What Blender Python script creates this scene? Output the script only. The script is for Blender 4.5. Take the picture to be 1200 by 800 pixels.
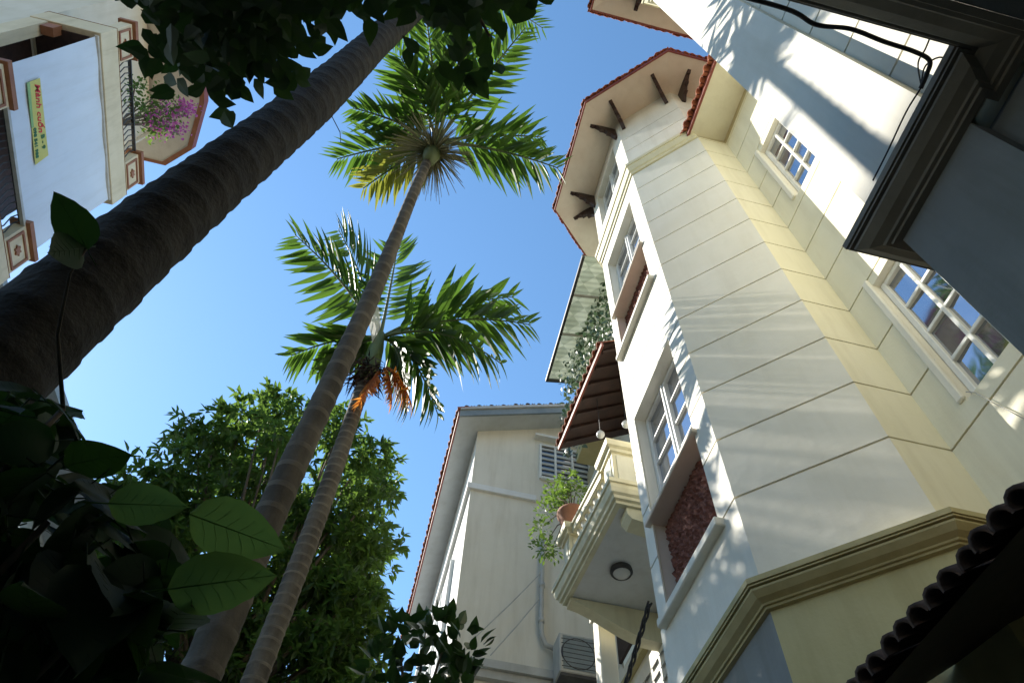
import bpy, math, random
import numpy as np
from mathutils import Vector, Matrix

for _o in list(bpy.data.objects):
    bpy.data.objects.remove(_o)
random.seed(7)
rng = np.random.default_rng(7)
S = bpy.context.scene
C = S.collection
R = math.radians

# ------------------------------------------------------------------ camera, sky, sun
# The street runs along +Y, the villa stands on the right (+X); the camera is at eye height, tilted up 58 degrees.
PITCH, ROLL, YAW = 1.01043, 0.07274, 0.17118
FOCAL_PX = 831.7
fw = Vector((math.sin(YAW) * math.cos(PITCH), math.cos(YAW) * math.cos(PITCH), math.sin(PITCH)))
rt = Vector((math.cos(YAW), -math.sin(YAW), 0))
up = rt.cross(fw)
r2 = rt * math.cos(ROLL) + up * math.sin(ROLL)
u2 = -rt * math.sin(ROLL) + up * math.cos(ROLL)
cam_d = bpy.data.cameras.new('camera')
cam = bpy.data.objects.new('camera', cam_d)
C.objects.link(cam)
M = Matrix((r2, u2, -fw)).transposed().to_4x4()
M.translation = Vector((0, 0, 1.6))
cam.matrix_world = M
cam_d.sensor_width = 36
cam_d.lens = FOCAL_PX / 1200 * 36
cam_d.clip_start = 0.05
cam_d.clip_end = 5000
S.camera = cam

SUN_EL = R(39.5)
SUN_AZ = math.atan2(-1.0, 0.93)          # from +Y towards +X
sun_dir = Vector((math.sin(SUN_AZ) * math.cos(SUN_EL), math.cos(SUN_AZ) * math.cos(SUN_EL), math.sin(SUN_EL)))
W = bpy.data.worlds.new('World')
S.world = W
W.use_nodes = True
nt = W.node_tree
bg = nt.nodes['Background']
sky = nt.nodes.new('ShaderNodeTexSky')
sky.sky_type = 'NISHITA'
sky.sun_disc = False
sky.sun_elevation = SUN_EL
sky.sun_rotation = SUN_AZ
sky.air_density = 1.0
sky.dust_density = 0.05
sky.ozone_density = 1.0
hsv = nt.nodes.new('ShaderNodeHueSaturation')
hsv.inputs['Saturation'].default_value = 1.14
hsv.inputs['Hue'].default_value = 0.494
nt.links.new(sky.outputs[0], hsv.inputs['Color'])
nt.links.new(hsv.outputs[0], bg.inputs[0])
bg.inputs[1].default_value = 0.14
sl = bpy.data.lights.new('sun', 'SUN')
sl.energy = 4.4
sl.angle = R(0.5)
sl.color = (1.0, 0.94, 0.83)
so = bpy.data.objects.new('sun', sl)
C.objects.link(so)
so.rotation_euler = (-sun_dir).to_track_quat('-Z', 'Y').to_euler()
so.location = (-20, 20, 30)
S.view_settings.view_transform = 'Standard'
S.view_settings.look = 'None'
S.view_settings.gamma = 1
S.view_settings.exposure = 1.02

# ------------------------------------------------------------------ helpers
class MB:
    def __init__(s):
        s.v = []; s.f = []; s.m = []
    def add(s, vs, fs, m=0):
        k = len(s.v)
        s.v += [tuple(v) for v in vs]
        s.f += [tuple(i + k for i in f) for f in fs]
        s.m += [m] * len(fs)
        return s
    def quad(s, a, b, c, d, m=0):
        return s.add([a, b, c, d], [(0, 1, 2, 3)], m)
    def box(s, x0, x1, y0, y1, z0, z1, m=0):
        vs = [(x, y, z) for z in (z0, z1) for y in (y0, y1) for x in (x0, x1)]
        return s.add(vs, [(0, 2, 3, 1), (4, 5, 7, 6), (0, 1, 5, 4), (2, 6, 7, 3), (0, 4, 6, 2), (1, 3, 7, 5)], m)
    def obox(s, o, ax, ay, az, m=0):
        o = Vector(o); ax = Vector(ax); ay = Vector(ay); az = Vector(az)
        vs = [o + ax * i + ay * j + az * k for k in (0, 1) for j in (0, 1) for i in (0, 1)]
        return s.add(vs, [(0, 2, 3, 1), (4, 5, 7, 6), (0, 1, 5, 4), (2, 6, 7, 3), (0, 4, 6, 2), (1, 3, 7, 5)], m)
    def tube(s, pts, rad, n=8, m=0, cap=True):
        pts = [Vector(p) for p in pts]
        rs = rad if isinstance(rad, (list, tuple)) else [rad] * len(pts)
        k = len(s.v); a = None
        for i, p in enumerate(pts):
            t = (pts[min(i + 1, len(pts) - 1)] - pts[max(i - 1, 0)]).normalized()
            if a is None:
                a = t.orthogonal().normalized()
            a = (a - t * a.dot(t)).normalized()
            b = t.cross(a)
            for j in range(n):
                q = 2 * math.pi * j / n
                s.v.append(tuple(p + (a * math.cos(q) + b * math.sin(q)) * rs[i]))
        for i in range(len(pts) - 1):
            for j in range(n):
                s.f.append((k + i * n + j, k + i * n + (j + 1) % n, k + (i + 1) * n + (j + 1) % n, k + (i + 1) * n + j)); s.m.append(m)
        if cap:
            s.f.append(tuple(k + j for j in reversed(range(n)))); s.m.append(m)
            s.f.append(tuple(k + (len(pts) - 1) * n + j for j in range(n))); s.m.append(m)
        return s
    def lathe(s, cx, cy, prof, n=12, m=0):
        k = len(s.v)
        for r, z in prof:
            for j in range(n):
                q = 2 * math.pi * j / n
                s.v.append((cx + r * math.cos(q), cy + r * math.sin(q), z))
        for i in range(len(prof) - 1):
            for j in range(n):
                s.f.append((k + i * n + j, k + i * n + (j + 1) % n, k + (i + 1) * n + (j + 1) % n, k + (i + 1) * n + j)); s.m.append(m)
        return s
    def prism(s, poly, ext, m=0):
        """closed planar polygon of 3D points pushed along ext"""
        n = len(poly); e = Vector(ext)
        vs = [Vector(p) for p in poly] + [Vector(p) + e for p in poly]
        fs = [tuple(reversed(range(n))), tuple(range(n, 2 * n))] + [(i, (i + 1) % n, n + (i + 1) % n, n + i) for i in range(n)]
        return s.add(vs, fs, m)
    def mesh(s, name, mats, smooth=False):
        me = bpy.data.meshes.new(name)
        me.from_pydata(s.v, [], s.f)
        mats = mats if isinstance(mats, (list, tuple)) else [mats]
        for x in mats:
            me.materials.append(x)
        if len(mats) > 1:
            me.polygons.foreach_set('material_index', s.m)
        if smooth:
            me.polygons.foreach_set('use_smooth', [True] * len(s.f))
        me.update()
        return me

def link(name, me, parent=None, base=None, **props):
    o = bpy.data.objects.new(name, me)
    C.objects.link(o)
    if parent is not None:
        o.parent = parent
        if parent.type == 'EMPTY':
            o.matrix_parent_inverse = Matrix.Translation(-parent.location)
    for k, v in props.items():
        o[k] = v
    return o

def ob(name, mb, mats, parent=None, smooth=False, **props):
    return link(name, mb.mesh(name, mats, smooth), parent, **props)

def thing(name, loc, label, cat, group=None):
    o = bpy.data.objects.new(name, None)
    C.objects.link(o)
    o.location = loc
    o.empty_display_size = 0.2
    o['label'] = label; o['category'] = cat
    if group: o['group'] = group
    return o

def tag(o, label, cat, group=None):
    o['label'] = label; o['category'] = cat
    if group: o['group'] = group
    return o

def bevel(o, w=0.008, seg=1):
    b = o.modifiers.new('bevel', 'BEVEL'); b.width = w; b.segments = seg; b.limit_method = 'ANGLE'
    return o

# ------------------------------------------------------------------ materials
def new_mat(name):
    m = bpy.data.materials.new(name); m.use_nodes = True
    return m, m.node_tree, m.node_tree.nodes['Principled BSDF']

def noise_node(t, scale, detail=4, rough=0.55, stretch=None):
    tc = t.nodes.new('ShaderNodeTexCoord')
    n = t.nodes.new('ShaderNodeTexNoise')
    n.inputs['Scale'].default_value = scale; n.inputs['Detail'].default_value = detail; n.inputs['Roughness'].default_value = rough
    src = tc.outputs['Object']
    if stretch:
        mp = t.nodes.new('ShaderNodeMapping'); mp.inputs['Scale'].default_value = stretch
        t.links.new(src, mp.inputs[0]); src = mp.outputs[0]
    t.links.new(src, n.inputs['Vector'])
    return n

def ramp(t, src, c0, c1, p0=0.35, p1=0.7):
    r = t.nodes.new('ShaderNodeValToRGB')
    r.color_ramp.elements[0].position = p0; r.color_ramp.elements[0].color = (*c0, 1)
    r.color_ramp.elements[1].position = p1; r.color_ramp.elements[1].color = (*c1, 1)
    t.links.new(src, r.inputs[0])
    return r

def rough_mat(name, c0, c1, scale=3.0, rough=0.75, bump=0.15, bscale=60, stretch=None, dirt=0.0, dist=0.01):
    """painted plaster, tile, wood: two close tones, streaks of dirt, fine relief"""
    m, t, b = new_mat(name)
    n = noise_node(t, scale, 5, 0.6, stretch)
    r = ramp(t, n.outputs[0], c0, c1)
    col = r.outputs[0]
    if dirt > 0:
        d = noise_node(t, 1.6, 6, 0.65, (3.2, 3.2, 0.35))
        dr = ramp(t, d.outputs[0], (1, 1, 1), (0.58, 0.53, 0.44), 0.47, 0.78)
        mx = t.nodes.new('ShaderNodeMix'); mx.data_type = 'RGBA'; mx.blend_type = 'MULTIPLY'
        mx.inputs[0].default_value = dirt
        t.links.new(col, mx.inputs[6]); t.links.new(dr.outputs[0], mx.inputs[7])
        col = mx.outputs[2]
    t.links.new(col, b.inputs['Base Color'])
    b.inputs['Roughness'].default_value = rough
    if bump > 0:
        n2 = noise_node(t, bscale, 4, 0.6)
        bp = t.nodes.new('ShaderNodeBump'); bp.inputs['Strength'].default_value = bump; bp.inputs['Distance'].default_value = dist
        t.links.new(n2.outputs[0], bp.inputs['Height'])
        t.links.new(bp.outputs[0], b.inputs['Normal'])
    return m

def leaf_mat(name, c0, c1, trans=0.35, rough=0.45, tcol=None):
    m, t, b = new_mat(name)
    g = t.nodes.new('ShaderNodeNewGeometry')
    oi = t.nodes.new('ShaderNodeObjectInfo')
    ad = t.nodes.new('ShaderNodeMath'); ad.operation = 'ADD'
    t.links.new(g.outputs['Random Per Island'], ad.inputs[0]); t.links.new(oi.outputs['Random'], ad.inputs[1])
    fr = t.nodes.new('ShaderNodeMath'); fr.operation = 'FRACT'
    t.links.new(ad.outputs[0], fr.inputs[0])
    r = ramp(t, fr.outputs[0], c0, c1, 0.0, 1.0)
    t.links.new(r.outputs[0], b.inputs['Base Color'])
    b.inputs['Roughness'].default_value = rough
    tr = t.nodes.new('ShaderNodeBsdfTranslucent')
    if tcol:
        tr.inputs[0].default_value = (*tcol, 1)
    else:
        t.links.new(r.outputs[0], tr.inputs[0])
    mx = t.nodes.new('ShaderNodeMixShader'); mx.inputs[0].default_value = trans
    out = t.nodes['Material Output']
    t.links.new(b.outputs[0], mx.inputs[1]); t.links.new(tr.outputs[0], mx.inputs[2])
    t.links.new(mx.outputs[0], out.inputs[0])
    return m

def glass_mat(name, tint=(0.03, 0.035, 0.045), extra=0.35):
    m, t, b = new_mat(name)
    b.inputs['Base Color'].default_value = (*tint, 1)
    b.inputs['Roughness'].default_value = 0.06
    b.inputs['IOR'].default_value = 1.9
    gl = t.nodes.new('ShaderNodeBsdfGlossy'); gl.inputs['Roughness'].default_value = 0.04
    gl.inputs[0].default_value = (0.85, 0.9, 1, 1)
    n = noise_node(t, 2.2, 2, 0.5)
    bp = t.nodes.new('ShaderNodeBump'); bp.inputs['Strength'].default_value = 0.08; bp.inputs['Distance'].default_value = 0.03
    t.links.new(n.outputs[0], bp.inputs['Height'])
    t.links.new(bp.outputs[0], gl.inputs['Normal'])
    mx = t.nodes.new('ShaderNodeMixShader'); mx.inputs[0].default_value = extra
    t.links.new(b.outputs[0], mx.inputs[1]); t.links.new(gl.outputs[0], mx.inputs[2])
    t.links.new(mx.outputs[0], t.nodes['Material Output'].inputs[0])
    return m

white = rough_mat('white_wall_paint', (0.77, 0.745, 0.65), (0.82, 0.795, 0.71), 2.5, 0.7, 0.12, 40, dirt=0.3)
wavy = rough_mat('white_wall_paint_uneven', (0.79, 0.76, 0.66), (0.83, 0.80, 0.71), 2.5, 0.7, 0.6, 5, dirt=0.2, dist=0.006)
cream = rough_mat('cream_wall_paint', (0.77, 0.735, 0.57), (0.81, 0.775, 0.62), 2.0, 0.7, 0.12, 40, dirt=0.36)
trim = rough_mat('cream_trim_paint', (0.46, 0.40, 0.19), (0.54, 0.475, 0.25), 3.0, 0.6, 0.12, 40, dirt=0.45)
trim_shaded = rough_mat('shaded_trim_paint', (0.20, 0.175, 0.13), (0.28, 0.245, 0.185), 3.0, 0.6, 0.15, 40, dirt=0.5)  # shade on the porch cornice put into a darker copy of the trim
ochre = rough_mat('yellow_ground_floor_paint', (0.54, 0.48, 0.24), (0.60, 0.54, 0.29), 2.0, 0.75, 0.15, 40, dirt=0.4)
trim_light = rough_mat('pale_cream_trim_paint', (0.72, 0.66, 0.44), (0.78, 0.73, 0.52), 3.0, 0.6, 0.12, 40, dirt=0.45)
groove = rough_mat('groove_paint', (0.44, 0.37, 0.22), (0.54, 0.47, 0.30), 5, 0.85, 0.1)
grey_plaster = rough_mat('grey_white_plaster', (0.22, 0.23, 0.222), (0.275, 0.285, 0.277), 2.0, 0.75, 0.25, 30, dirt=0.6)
frame_paint = rough_mat('white_window_paint', (0.72, 0.72, 0.68), (0.82, 0.82, 0.79), 9, 0.45, 0.1, 80, dirt=0.25)
terracotta = rough_mat('terracotta_tile', (0.30, 0.075, 0.035), (0.46, 0.15, 0.07), 6, 0.75, 0.35, 50, dirt=0.5)
dark_tile = rough_mat('dark_roof_tile', (0.05, 0.035, 0.03), (0.13, 0.07, 0.05), 6, 0.8, 0.4, 50)  # on the awning this dark colour stands in for backlit shade
red_board = rough_mat('red_fascia_board', (0.20, 0.045, 0.032), (0.28, 0.075, 0.05), 5, 0.6, 0.2, 60)
dark_wood = rough_mat('dark_carved_wood', (0.028, 0.014, 0.011), (0.055, 0.027, 0.02), 8, 0.6, 0.3, 50)
brown_paint = rough_mat('brown_moulding_paint', (0.26, 0.10, 0.045), (0.34, 0.15, 0.07), 4, 0.6, 0.15, 60)
carved = rough_mat('carved_red_relief', (0.13, 0.05, 0.035), (0.30, 0.115, 0.08), 30, 0.85, 0.5, 90)
soffit_pink = rough_mat('pale_soffit_paint', (0.72, 0.62, 0.52), (0.78, 0.70, 0.60), 2.0, 0.8, 0.1, 40, dirt=0.25)
soffit_cream = rough_mat('cream_soffit_paint', (0.74, 0.70, 0.56), (0.79, 0.76, 0.62), 2.0, 0.8, 0.1, 40, dirt=0.25)
pane_mat = glass_mat('window_glass')
dark_pane = glass_mat('dark_window_glass', (0.02, 0.022, 0.025), 0.08)
black_rubber = rough_mat('black_cable_rubber', (0.012, 0.012, 0.014), (0.03, 0.03, 0.034), 9, 0.6, 0.2, 90)
metal_grey = rough_mat('grey_painted_metal', (0.42, 0.42, 0.40), (0.52, 0.52, 0.49), 4, 0.5, 0.1, 50, dirt=0.4)
metal_dark = rough_mat('dark_metal', (0.03, 0.03, 0.032), (0.06, 0.06, 0.06), 8, 0.5, 0.1, 50)
neigh_wall = rough_mat('beige_render', (0.71, 0.67, 0.57), (0.77, 0.73, 0.63), 1.6, 0.85, 0.2, 30, dirt=0.35)
neigh_white = rough_mat('pale_render', (0.74, 0.74, 0.72), (0.80, 0.80, 0.78), 1.6, 0.8, 0.15, 30, dirt=0.3)
blue_grey = rough_mat('blue_grey_fascia', (0.16, 0.20, 0.22), (0.24, 0.28, 0.30), 3, 0.6, 0.1, 50)
tube_cream = rough_mat('tube_house_cream', (0.62, 0.53, 0.36), (0.70, 0.61, 0.44), 1.5, 0.8, 0.15, 30, dirt=0.5)
tube_pale = rough_mat('tube_house_pale', (0.62, 0.57, 0.46), (0.68, 0.63, 0.53), 1.5, 0.8, 0.15, 30, dirt=0.3)
blind_mat = rough_mat('blue_white_blind', (0.62, 0.68, 0.76), (0.68, 0.74, 0.82), 0.8, 0.6, 0.05, 200, dirt=0.22)
yellow_print = rough_mat('yellow_banner', (0.58, 0.52, 0.12), (0.64, 0.58, 0.17), 2, 0.6, 0.0)
green_print = rough_mat('green_banner_edge', (0.25, 0.42, 0.16), (0.30, 0.48, 0.2), 2, 0.6, 0.0)
red_print = rough_mat('red_lettering', (0.60, 0.03, 0.03), (0.66, 0.05, 0.04), 2, 0.6, 0.0)
dkgreen_print = rough_mat('green_lettering', (0.03, 0.14, 0.05), (0.05, 0.18, 0.07), 2, 0.6, 0.0)
clay = rough_mat('clay_pot', (0.28, 0.12, 0.07), (0.36, 0.17, 0.10), 5, 0.8, 0.3, 40, dirt=0.4)
paving = rough_mat('courtyard_paving', (0.09, 0.085, 0.07), (0.15, 0.135, 0.115), 1.2, 0.85, 0.3, 20)
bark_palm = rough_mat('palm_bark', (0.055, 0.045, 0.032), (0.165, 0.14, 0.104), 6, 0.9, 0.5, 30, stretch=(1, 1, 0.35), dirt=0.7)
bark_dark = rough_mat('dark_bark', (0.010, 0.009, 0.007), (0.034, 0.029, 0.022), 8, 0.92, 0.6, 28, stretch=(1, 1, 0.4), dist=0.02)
ring_mat = rough_mat('palm_ring_scar', (0.12, 0.10, 0.075), (0.20, 0.172, 0.13), 9, 0.9, 0.3, 50)
twig_mat = rough_mat('twig_bark', (0.08, 0.06, 0.04), (0.14, 0.11, 0.07), 9, 0.9, 0.3, 50)
sheath_mat = rough_mat('green_crownshaft', (0.10, 0.14, 0.05), (0.20, 0.24, 0.10), 3, 0.5, 0.2, 30, stretch=(1, 1, 0.2))
palm_leaf = leaf_mat('palm_leaf', (0.03, 0.075, 0.018), (0.085, 0.14, 0.03), 0.42, 0.5, (0.13, 0.26, 0.03))
palm_yellow = leaf_mat('yellowing_palm_leaf', (0.20, 0.19, 0.04), (0.11, 0.16, 0.03), 0.45, 0.5, (0.32, 0.34, 0.05))
palm_dead = leaf_mat('dead_palm_leaf', (0.46, 0.15, 0.03), (0.34, 0.11, 0.03), 0.5, 0.7, (0.75, 0.30, 0.05))
flower_mat = leaf_mat('palm_flower_stalk', (0.42, 0.39, 0.24), (0.24, 0.23, 0.12), 0.2, 0.7)
tree_leaf = leaf_mat('tree_leaf', (0.022, 0.05, 0.012), (0.07, 0.12, 0.028), 0.48, 0.5, (0.17, 0.29, 0.045))
dark_leaf = leaf_mat('dark_broad_leaf', (0.018, 0.040, 0.014), (0.035, 0.07, 0.022), 0.22, 0.55, (0.06, 0.13, 0.02))
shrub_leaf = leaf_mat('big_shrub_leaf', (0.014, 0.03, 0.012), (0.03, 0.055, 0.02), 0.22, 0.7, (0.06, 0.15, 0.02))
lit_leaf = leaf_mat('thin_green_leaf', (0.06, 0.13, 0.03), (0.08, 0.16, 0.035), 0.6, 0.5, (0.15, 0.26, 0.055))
bush_leaf = leaf_mat('round_bush_leaf', (0.025, 0.055, 0.02), (0.05, 0.09, 0.028), 0.25, 0.35, (0.06, 0.14, 0.02))
pot_leaf = leaf_mat('potted_shrub_leaf', (0.06, 0.12, 0.025), (0.12, 0.19, 0.04), 0.4, 0.45, (0.22, 0.36, 0.05))
vine_leaf = leaf_mat('vine_leaf', (0.05, 0.10, 0.045), (0.14, 0.19, 0.11), 0.3, 0.4)
pink_petal = leaf_mat('magenta_bract', (0.40, 0.06, 0.27), (0.52, 0.14, 0.40), 0.4, 0.6)
white_sheath = leaf_mat('pale_leaf_sheath', (0.72, 0.72, 0.70), (0.78, 0.78, 0.76), 0.25, 0.4)

def awning_mat():
    m, t, b = new_mat('corrugated_green_plastic')
    tc = t.nodes.new('ShaderNodeTexCoord')
    w = t.nodes.new('ShaderNodeTexChecker')
    mp = t.nodes.new('ShaderNodeMapping'); mp.inputs['Rotation'].default_value = (0, 0, R(45)); mp.inputs['Scale'].default_value = (4.2, 4.2, 0.01)
    t.links.new(tc.outputs['Object'], mp.inputs[0]); t.links.new(mp.outputs[0], w.inputs['Vector'])
    w.inputs['Color1'].default_value = (0.42, 0.46, 0.36, 1); w.inputs['Color2'].default_value = (0.30, 0.34, 0.26, 1); w.inputs['Scale'].default_value = 1
    n = noise_node(t, 2, 4)
    rr = ramp(t, n.outputs[0], (0.7, 0.7, 0.62), (1, 1, 1))
    mx0 = t.nodes.new('ShaderNodeMix'); mx0.data_type = 'RGBA'; mx0.blend_type = 'MULTIPLY'; mx0.inputs[0].default_value = 1
    t.links.new(w.outputs[0], mx0.inputs[6]); t.links.new(rr.outputs[0], mx0.inputs[7])
    t.links.new(mx0.outputs[2], b.inputs['Base Color'])
    b.inputs['Roughness'].default_value = 0.5
    tr = t.nodes.new('ShaderNodeBsdfTranslucent'); t.links.new(mx0.outputs[2], tr.inputs[0])
    mx = t.nodes.new('ShaderNodeMixShader'); mx.inputs[0].default_value = 0.35
    t.links.new(b.outputs[0], mx.inputs[1]); t.links.new(tr.outputs[0], mx.inputs[2])
    t.links.new(mx.outputs[0], t.nodes['Material Output'].inputs[0])
    return m
awning = awning_mat()
lamp_glass = rough_mat('opal_lamp_glass', (0.66, 0.66, 0.64), (0.7, 0.7, 0.68), 3, 0.25, 0.0)

# ------------------------------------------------------------------ ground
g = MB().add([(-400, -400, 0), (400, -400, 0), (400, 400, 0), (-400, 400, 0)], [(0, 1, 2, 3)])
ob('ground', g, paving, kind='structure')

# ------------------------------------------------------------------ wall tools
def offset_path(path, d):
    """push an open plan path to its outer side (-X when it runs towards -Y) with mitred corners"""
    pts = [Vector((p[0], p[1])) for p in path]
    out = []
    def nrm(a, b):
        t = (b - a).normalized(); return Vector((t.y, -t.x))
    for i, p in enumerate(pts):
        if i == 0: out.append(p + nrm(pts[0], pts[1]) * d)
        elif i == len(pts) - 1: out.append(p + nrm(pts[-2], pts[-1]) * d)
        else:
            n1 = nrm(pts[i - 1], p); n2 = nrm(p, pts[i + 1])
            out.append(p + (n1 + n2) * (d / (1 + n1.dot(n2))))
    return out

def wall_band(path, z0, z1, openings, depth, segmat, mb=None):
    """one course of wall along a plan path: outer faces with the openings left out, ledges top and bottom"""
    mb = mb or MB()
    P = [Vector((p[0], p[1])) for p in path]
    Q = offset_path(path, -depth)
    for i in range(len(P) - 1):
        a, b, a2, b2 = P[i], P[i + 1], Q[i], Q[i + 1]
        L = (b - a).length
        ops = [o for o in openings.get(i, []) if o[3] > z0 + 1e-4 and o[2] < z1 - 1e-4]
        ss = sorted({0.0, L} | {v for o in ops for v in o[:2]})
        zs = sorted({z0, z1} | {v for o in ops for v in o[2:4] if z0 < v < z1})
        for si in range(len(ss) - 1):
            for zi in range(len(zs) - 1):
                sm = (ss[si] + ss[si + 1]) / 2; zm = (zs[zi] + zs[zi + 1]) / 2
                if any(o[0] < sm < o[1] and o[2] < zm < o[3] for o in ops):
                    continue
                u0, u1 = ss[si] / L, ss[si + 1] / L
                p0, p1 = a.lerp(b, u0), a.lerp(b, u1); q0, q1 = a2.lerp(b2, u0), a2.lerp(b2, u1)
                za, zb = zs[zi], zs[zi + 1]
                mm = segmat[i]
                mb.quad((p0.x, p0.y, za), (p1.x, p1.y, za), (p1.x, p1.y, zb), (p0.x, p0.y, zb), mm)
                if zi == 0: mb.quad((q0.x, q0.y, za), (q1.x, q1.y, za), (p1.x, p1.y, za), (p0.x, p0.y, za), mm)
                if zi == len(zs) - 2: mb.quad((p0.x, p0.y, zb), (p1.x, p1.y, zb), (q1.x, q1.y, zb), (q0.x, q0.y, zb), mm)
    return mb

def sweep(path, prof, mb=None, m=0, caps=True):
    """profile [(out, z)] run along a plan path"""
    mb = mb or MB()
    rows = [offset_path(path, o) for o, z in prof]
    n = len(path)
    for i in range(n - 1):
        for k in range(len(prof) - 1):
            a, b = rows[k][i], rows[k][i + 1]; c, d = rows[k + 1][i + 1], rows[k + 1][i]
            mb.quad((a.x, a.y, prof[k][1]), (b.x, b.y, prof[k][1]), (c.x, c.y, prof[k + 1][1]), (d.x, d.y, prof[k + 1][1]), m)
    if caps:
        for i in (0, n - 1):
            vs = [(rows[k][i].x, rows[k][i].y, prof[k][1]) for k in range(len(prof))]
            mb.add(vs, [tuple(range(len(vs)))], m)
    return mb

def window_at(parent, p, t, n, w, z0, z1, depth, cols, rows, mat_frame, mat_pane, reveal_mat, stile=0.055, bar=0.026, name='window'):
    """casement window set back in its reveal. p = start corner in plan on the wall face, t = along, n = outward"""
    p = Vector((p[0], p[1], 0)); t = Vector((t[0], t[1], 0)); n = Vector((n[0], n[1], 0)); zz = Vector((0, 0, 1))
    def P(s, z, d): return p + t * s + zz * z - n * d
    rv = MB()
    e = 0.0
    rv.quad(P(0, z0, e), P(0, z1, e), P(0, z1, depth + .05), P(0, z0, depth + .05))
    rv.quad(P(w, z0, e), P(w, z0, depth + .05), P(w, z1, depth + .05), P(w, z1, e))
    rv.quad(P(0, z1, e), P(w, z1, e), P(w, z1, depth + .05), P(0, z1, depth + .05))
    rv.quad(P(0, z0, e), P(0, z0, depth + .05), P(w, z0, depth + .05), P(w, z0, e))
    ob('window_reveal', rv, reveal_mat, parent)
    fr = MB()
    def bar_box(s0, s1, za, zb, d0, d1):
        fr.obox(P(s0, za, d1), t * (s1 - s0), n * (d1 - d0), zz * (zb - za))
    g = 0.004
    bar_box(g, stile, z0 + g, z1 - g, depth - .05, depth)
    bar_box(w - stile, w - g, z0 + g, z1 - g, depth - .05, depth)
    bar_box(stile, w - stile, z1 - stile, z1 - g, depth - .048, depth - .002)
    bar_box(stile, w - stile, z0 + g, z0 + stile, depth - .048, depth - .002)
    # leaves: a stile pair where they meet, thin glazing bars elsewhere
    iw = w - 2 * stile
    cw = iw / cols
    xs = [stile]
    for k in range(1, cols):
        x = stile + cw * k
        hw = 0.045 if (cols == 2 or k == cols // 2) else bar / 2
        bar_box(x - hw, x + hw, z0 + stile, z1 - stile, depth - .062 if hw > .03 else depth - .044, depth - .004)
        if hw > .03:
            bar_box(x - .012, x + .012, z0 + stile + .002, z1 - stile - .002, depth - .078, depth - .06)
        xs += [x - hw, x + hw]
    xs.append(w - stile)
    rh = (z1 - z0 - 2 * stile) / rows
    for c in range(cols):
        s0, s1 = xs[2 * c], xs[2 * c + 1]
        for k in range(1, rows):
            z = z0 + stile + rh * k
            bar_box(s0, s1, z - bar / 2, z + bar / 2, depth - .042, depth - .006)
    fo = ob(name, fr, mat_frame, parent)
    bevel(fo, 0.005)
    for c in range(cols):
        s0, s1 = xs[2 * c], xs[2 * c + 1]
        for k in range(rows):
            za = z0 + stile + rh * k + (bar / 2 if k else 0); zb = z0 + stile + rh * (k + 1) - (bar / 2 if k < rows - 1 else 0)
            tl = random.uniform(-.006, .006)
            pm = MB().quad(P(s0, za, depth - .014 + tl), P(s1, za, depth - .014 - tl), P(s1, zb, depth - .014 - tl), P(s0, zb, depth - .014 + tl))
            ob('pane', pm, mat_pane, fo)
    # dark room behind
    rm = MB().quad(P(0, z0, depth + .045), P(w, z0, depth + .045), P(w, z1, depth + .045), P(0, z1, depth + .045))
    ob('window_back', rm, metal_dark, parent)
    return fo

def ledge(parent, p, t, n, s0, s1, z0, z1, out, back, mat, name='window_sill'):
    p = Vector((p[0], p[1], 0)); t = Vector((t[0], t[1], 0)); n = Vector((n[0], n[1], 0))
    mb = MB().obox(p + t * s0 - n * back + Vector((0, 0, z0)), t * (s1 - s0), n * (out + back), Vector((0, 0, z1 - z0)))
    return bevel(ob(name, mb, mat, parent), 0.008)

# barrel tiles: half shells laid along direction d, used for the eaves
def tile_mesh(name, rad, length, mat, th=0.014, n=6, end_cap=True):
    mb = MB()
    for k, (r, x) in enumerate(((rad, 0), (rad * .86, length))):
        pass
    ring = []
    for x, r in ((0, rad), (length, rad * .86)):
        o = [(x, -r * math.cos(math.pi * j / n), r * math.sin(math.pi * j / n)) for j in range(n + 1)]
        i = [(x, -(r - th) * math.cos(math.pi * j / n), (r - th) * math.sin(math.pi * j / n)) for j in range(n + 1)]
        ring.append((o, i))
    vs = ring[0][0] + ring[0][1] + ring[1][0] + ring[1][1]
    N = n + 1
    fs = []
    for j in range(n):
        fs.append((j, j + 1, 2 * N + j + 1, 2 * N + j))
        fs.append((N + j, 3 * N + j, 3 * N + j + 1, N + j + 1))
        fs.append((j, N + j, N + j + 1, j + 1))
    mb.add(vs, fs)
    return mb.mesh(name, mat, True)

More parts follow.
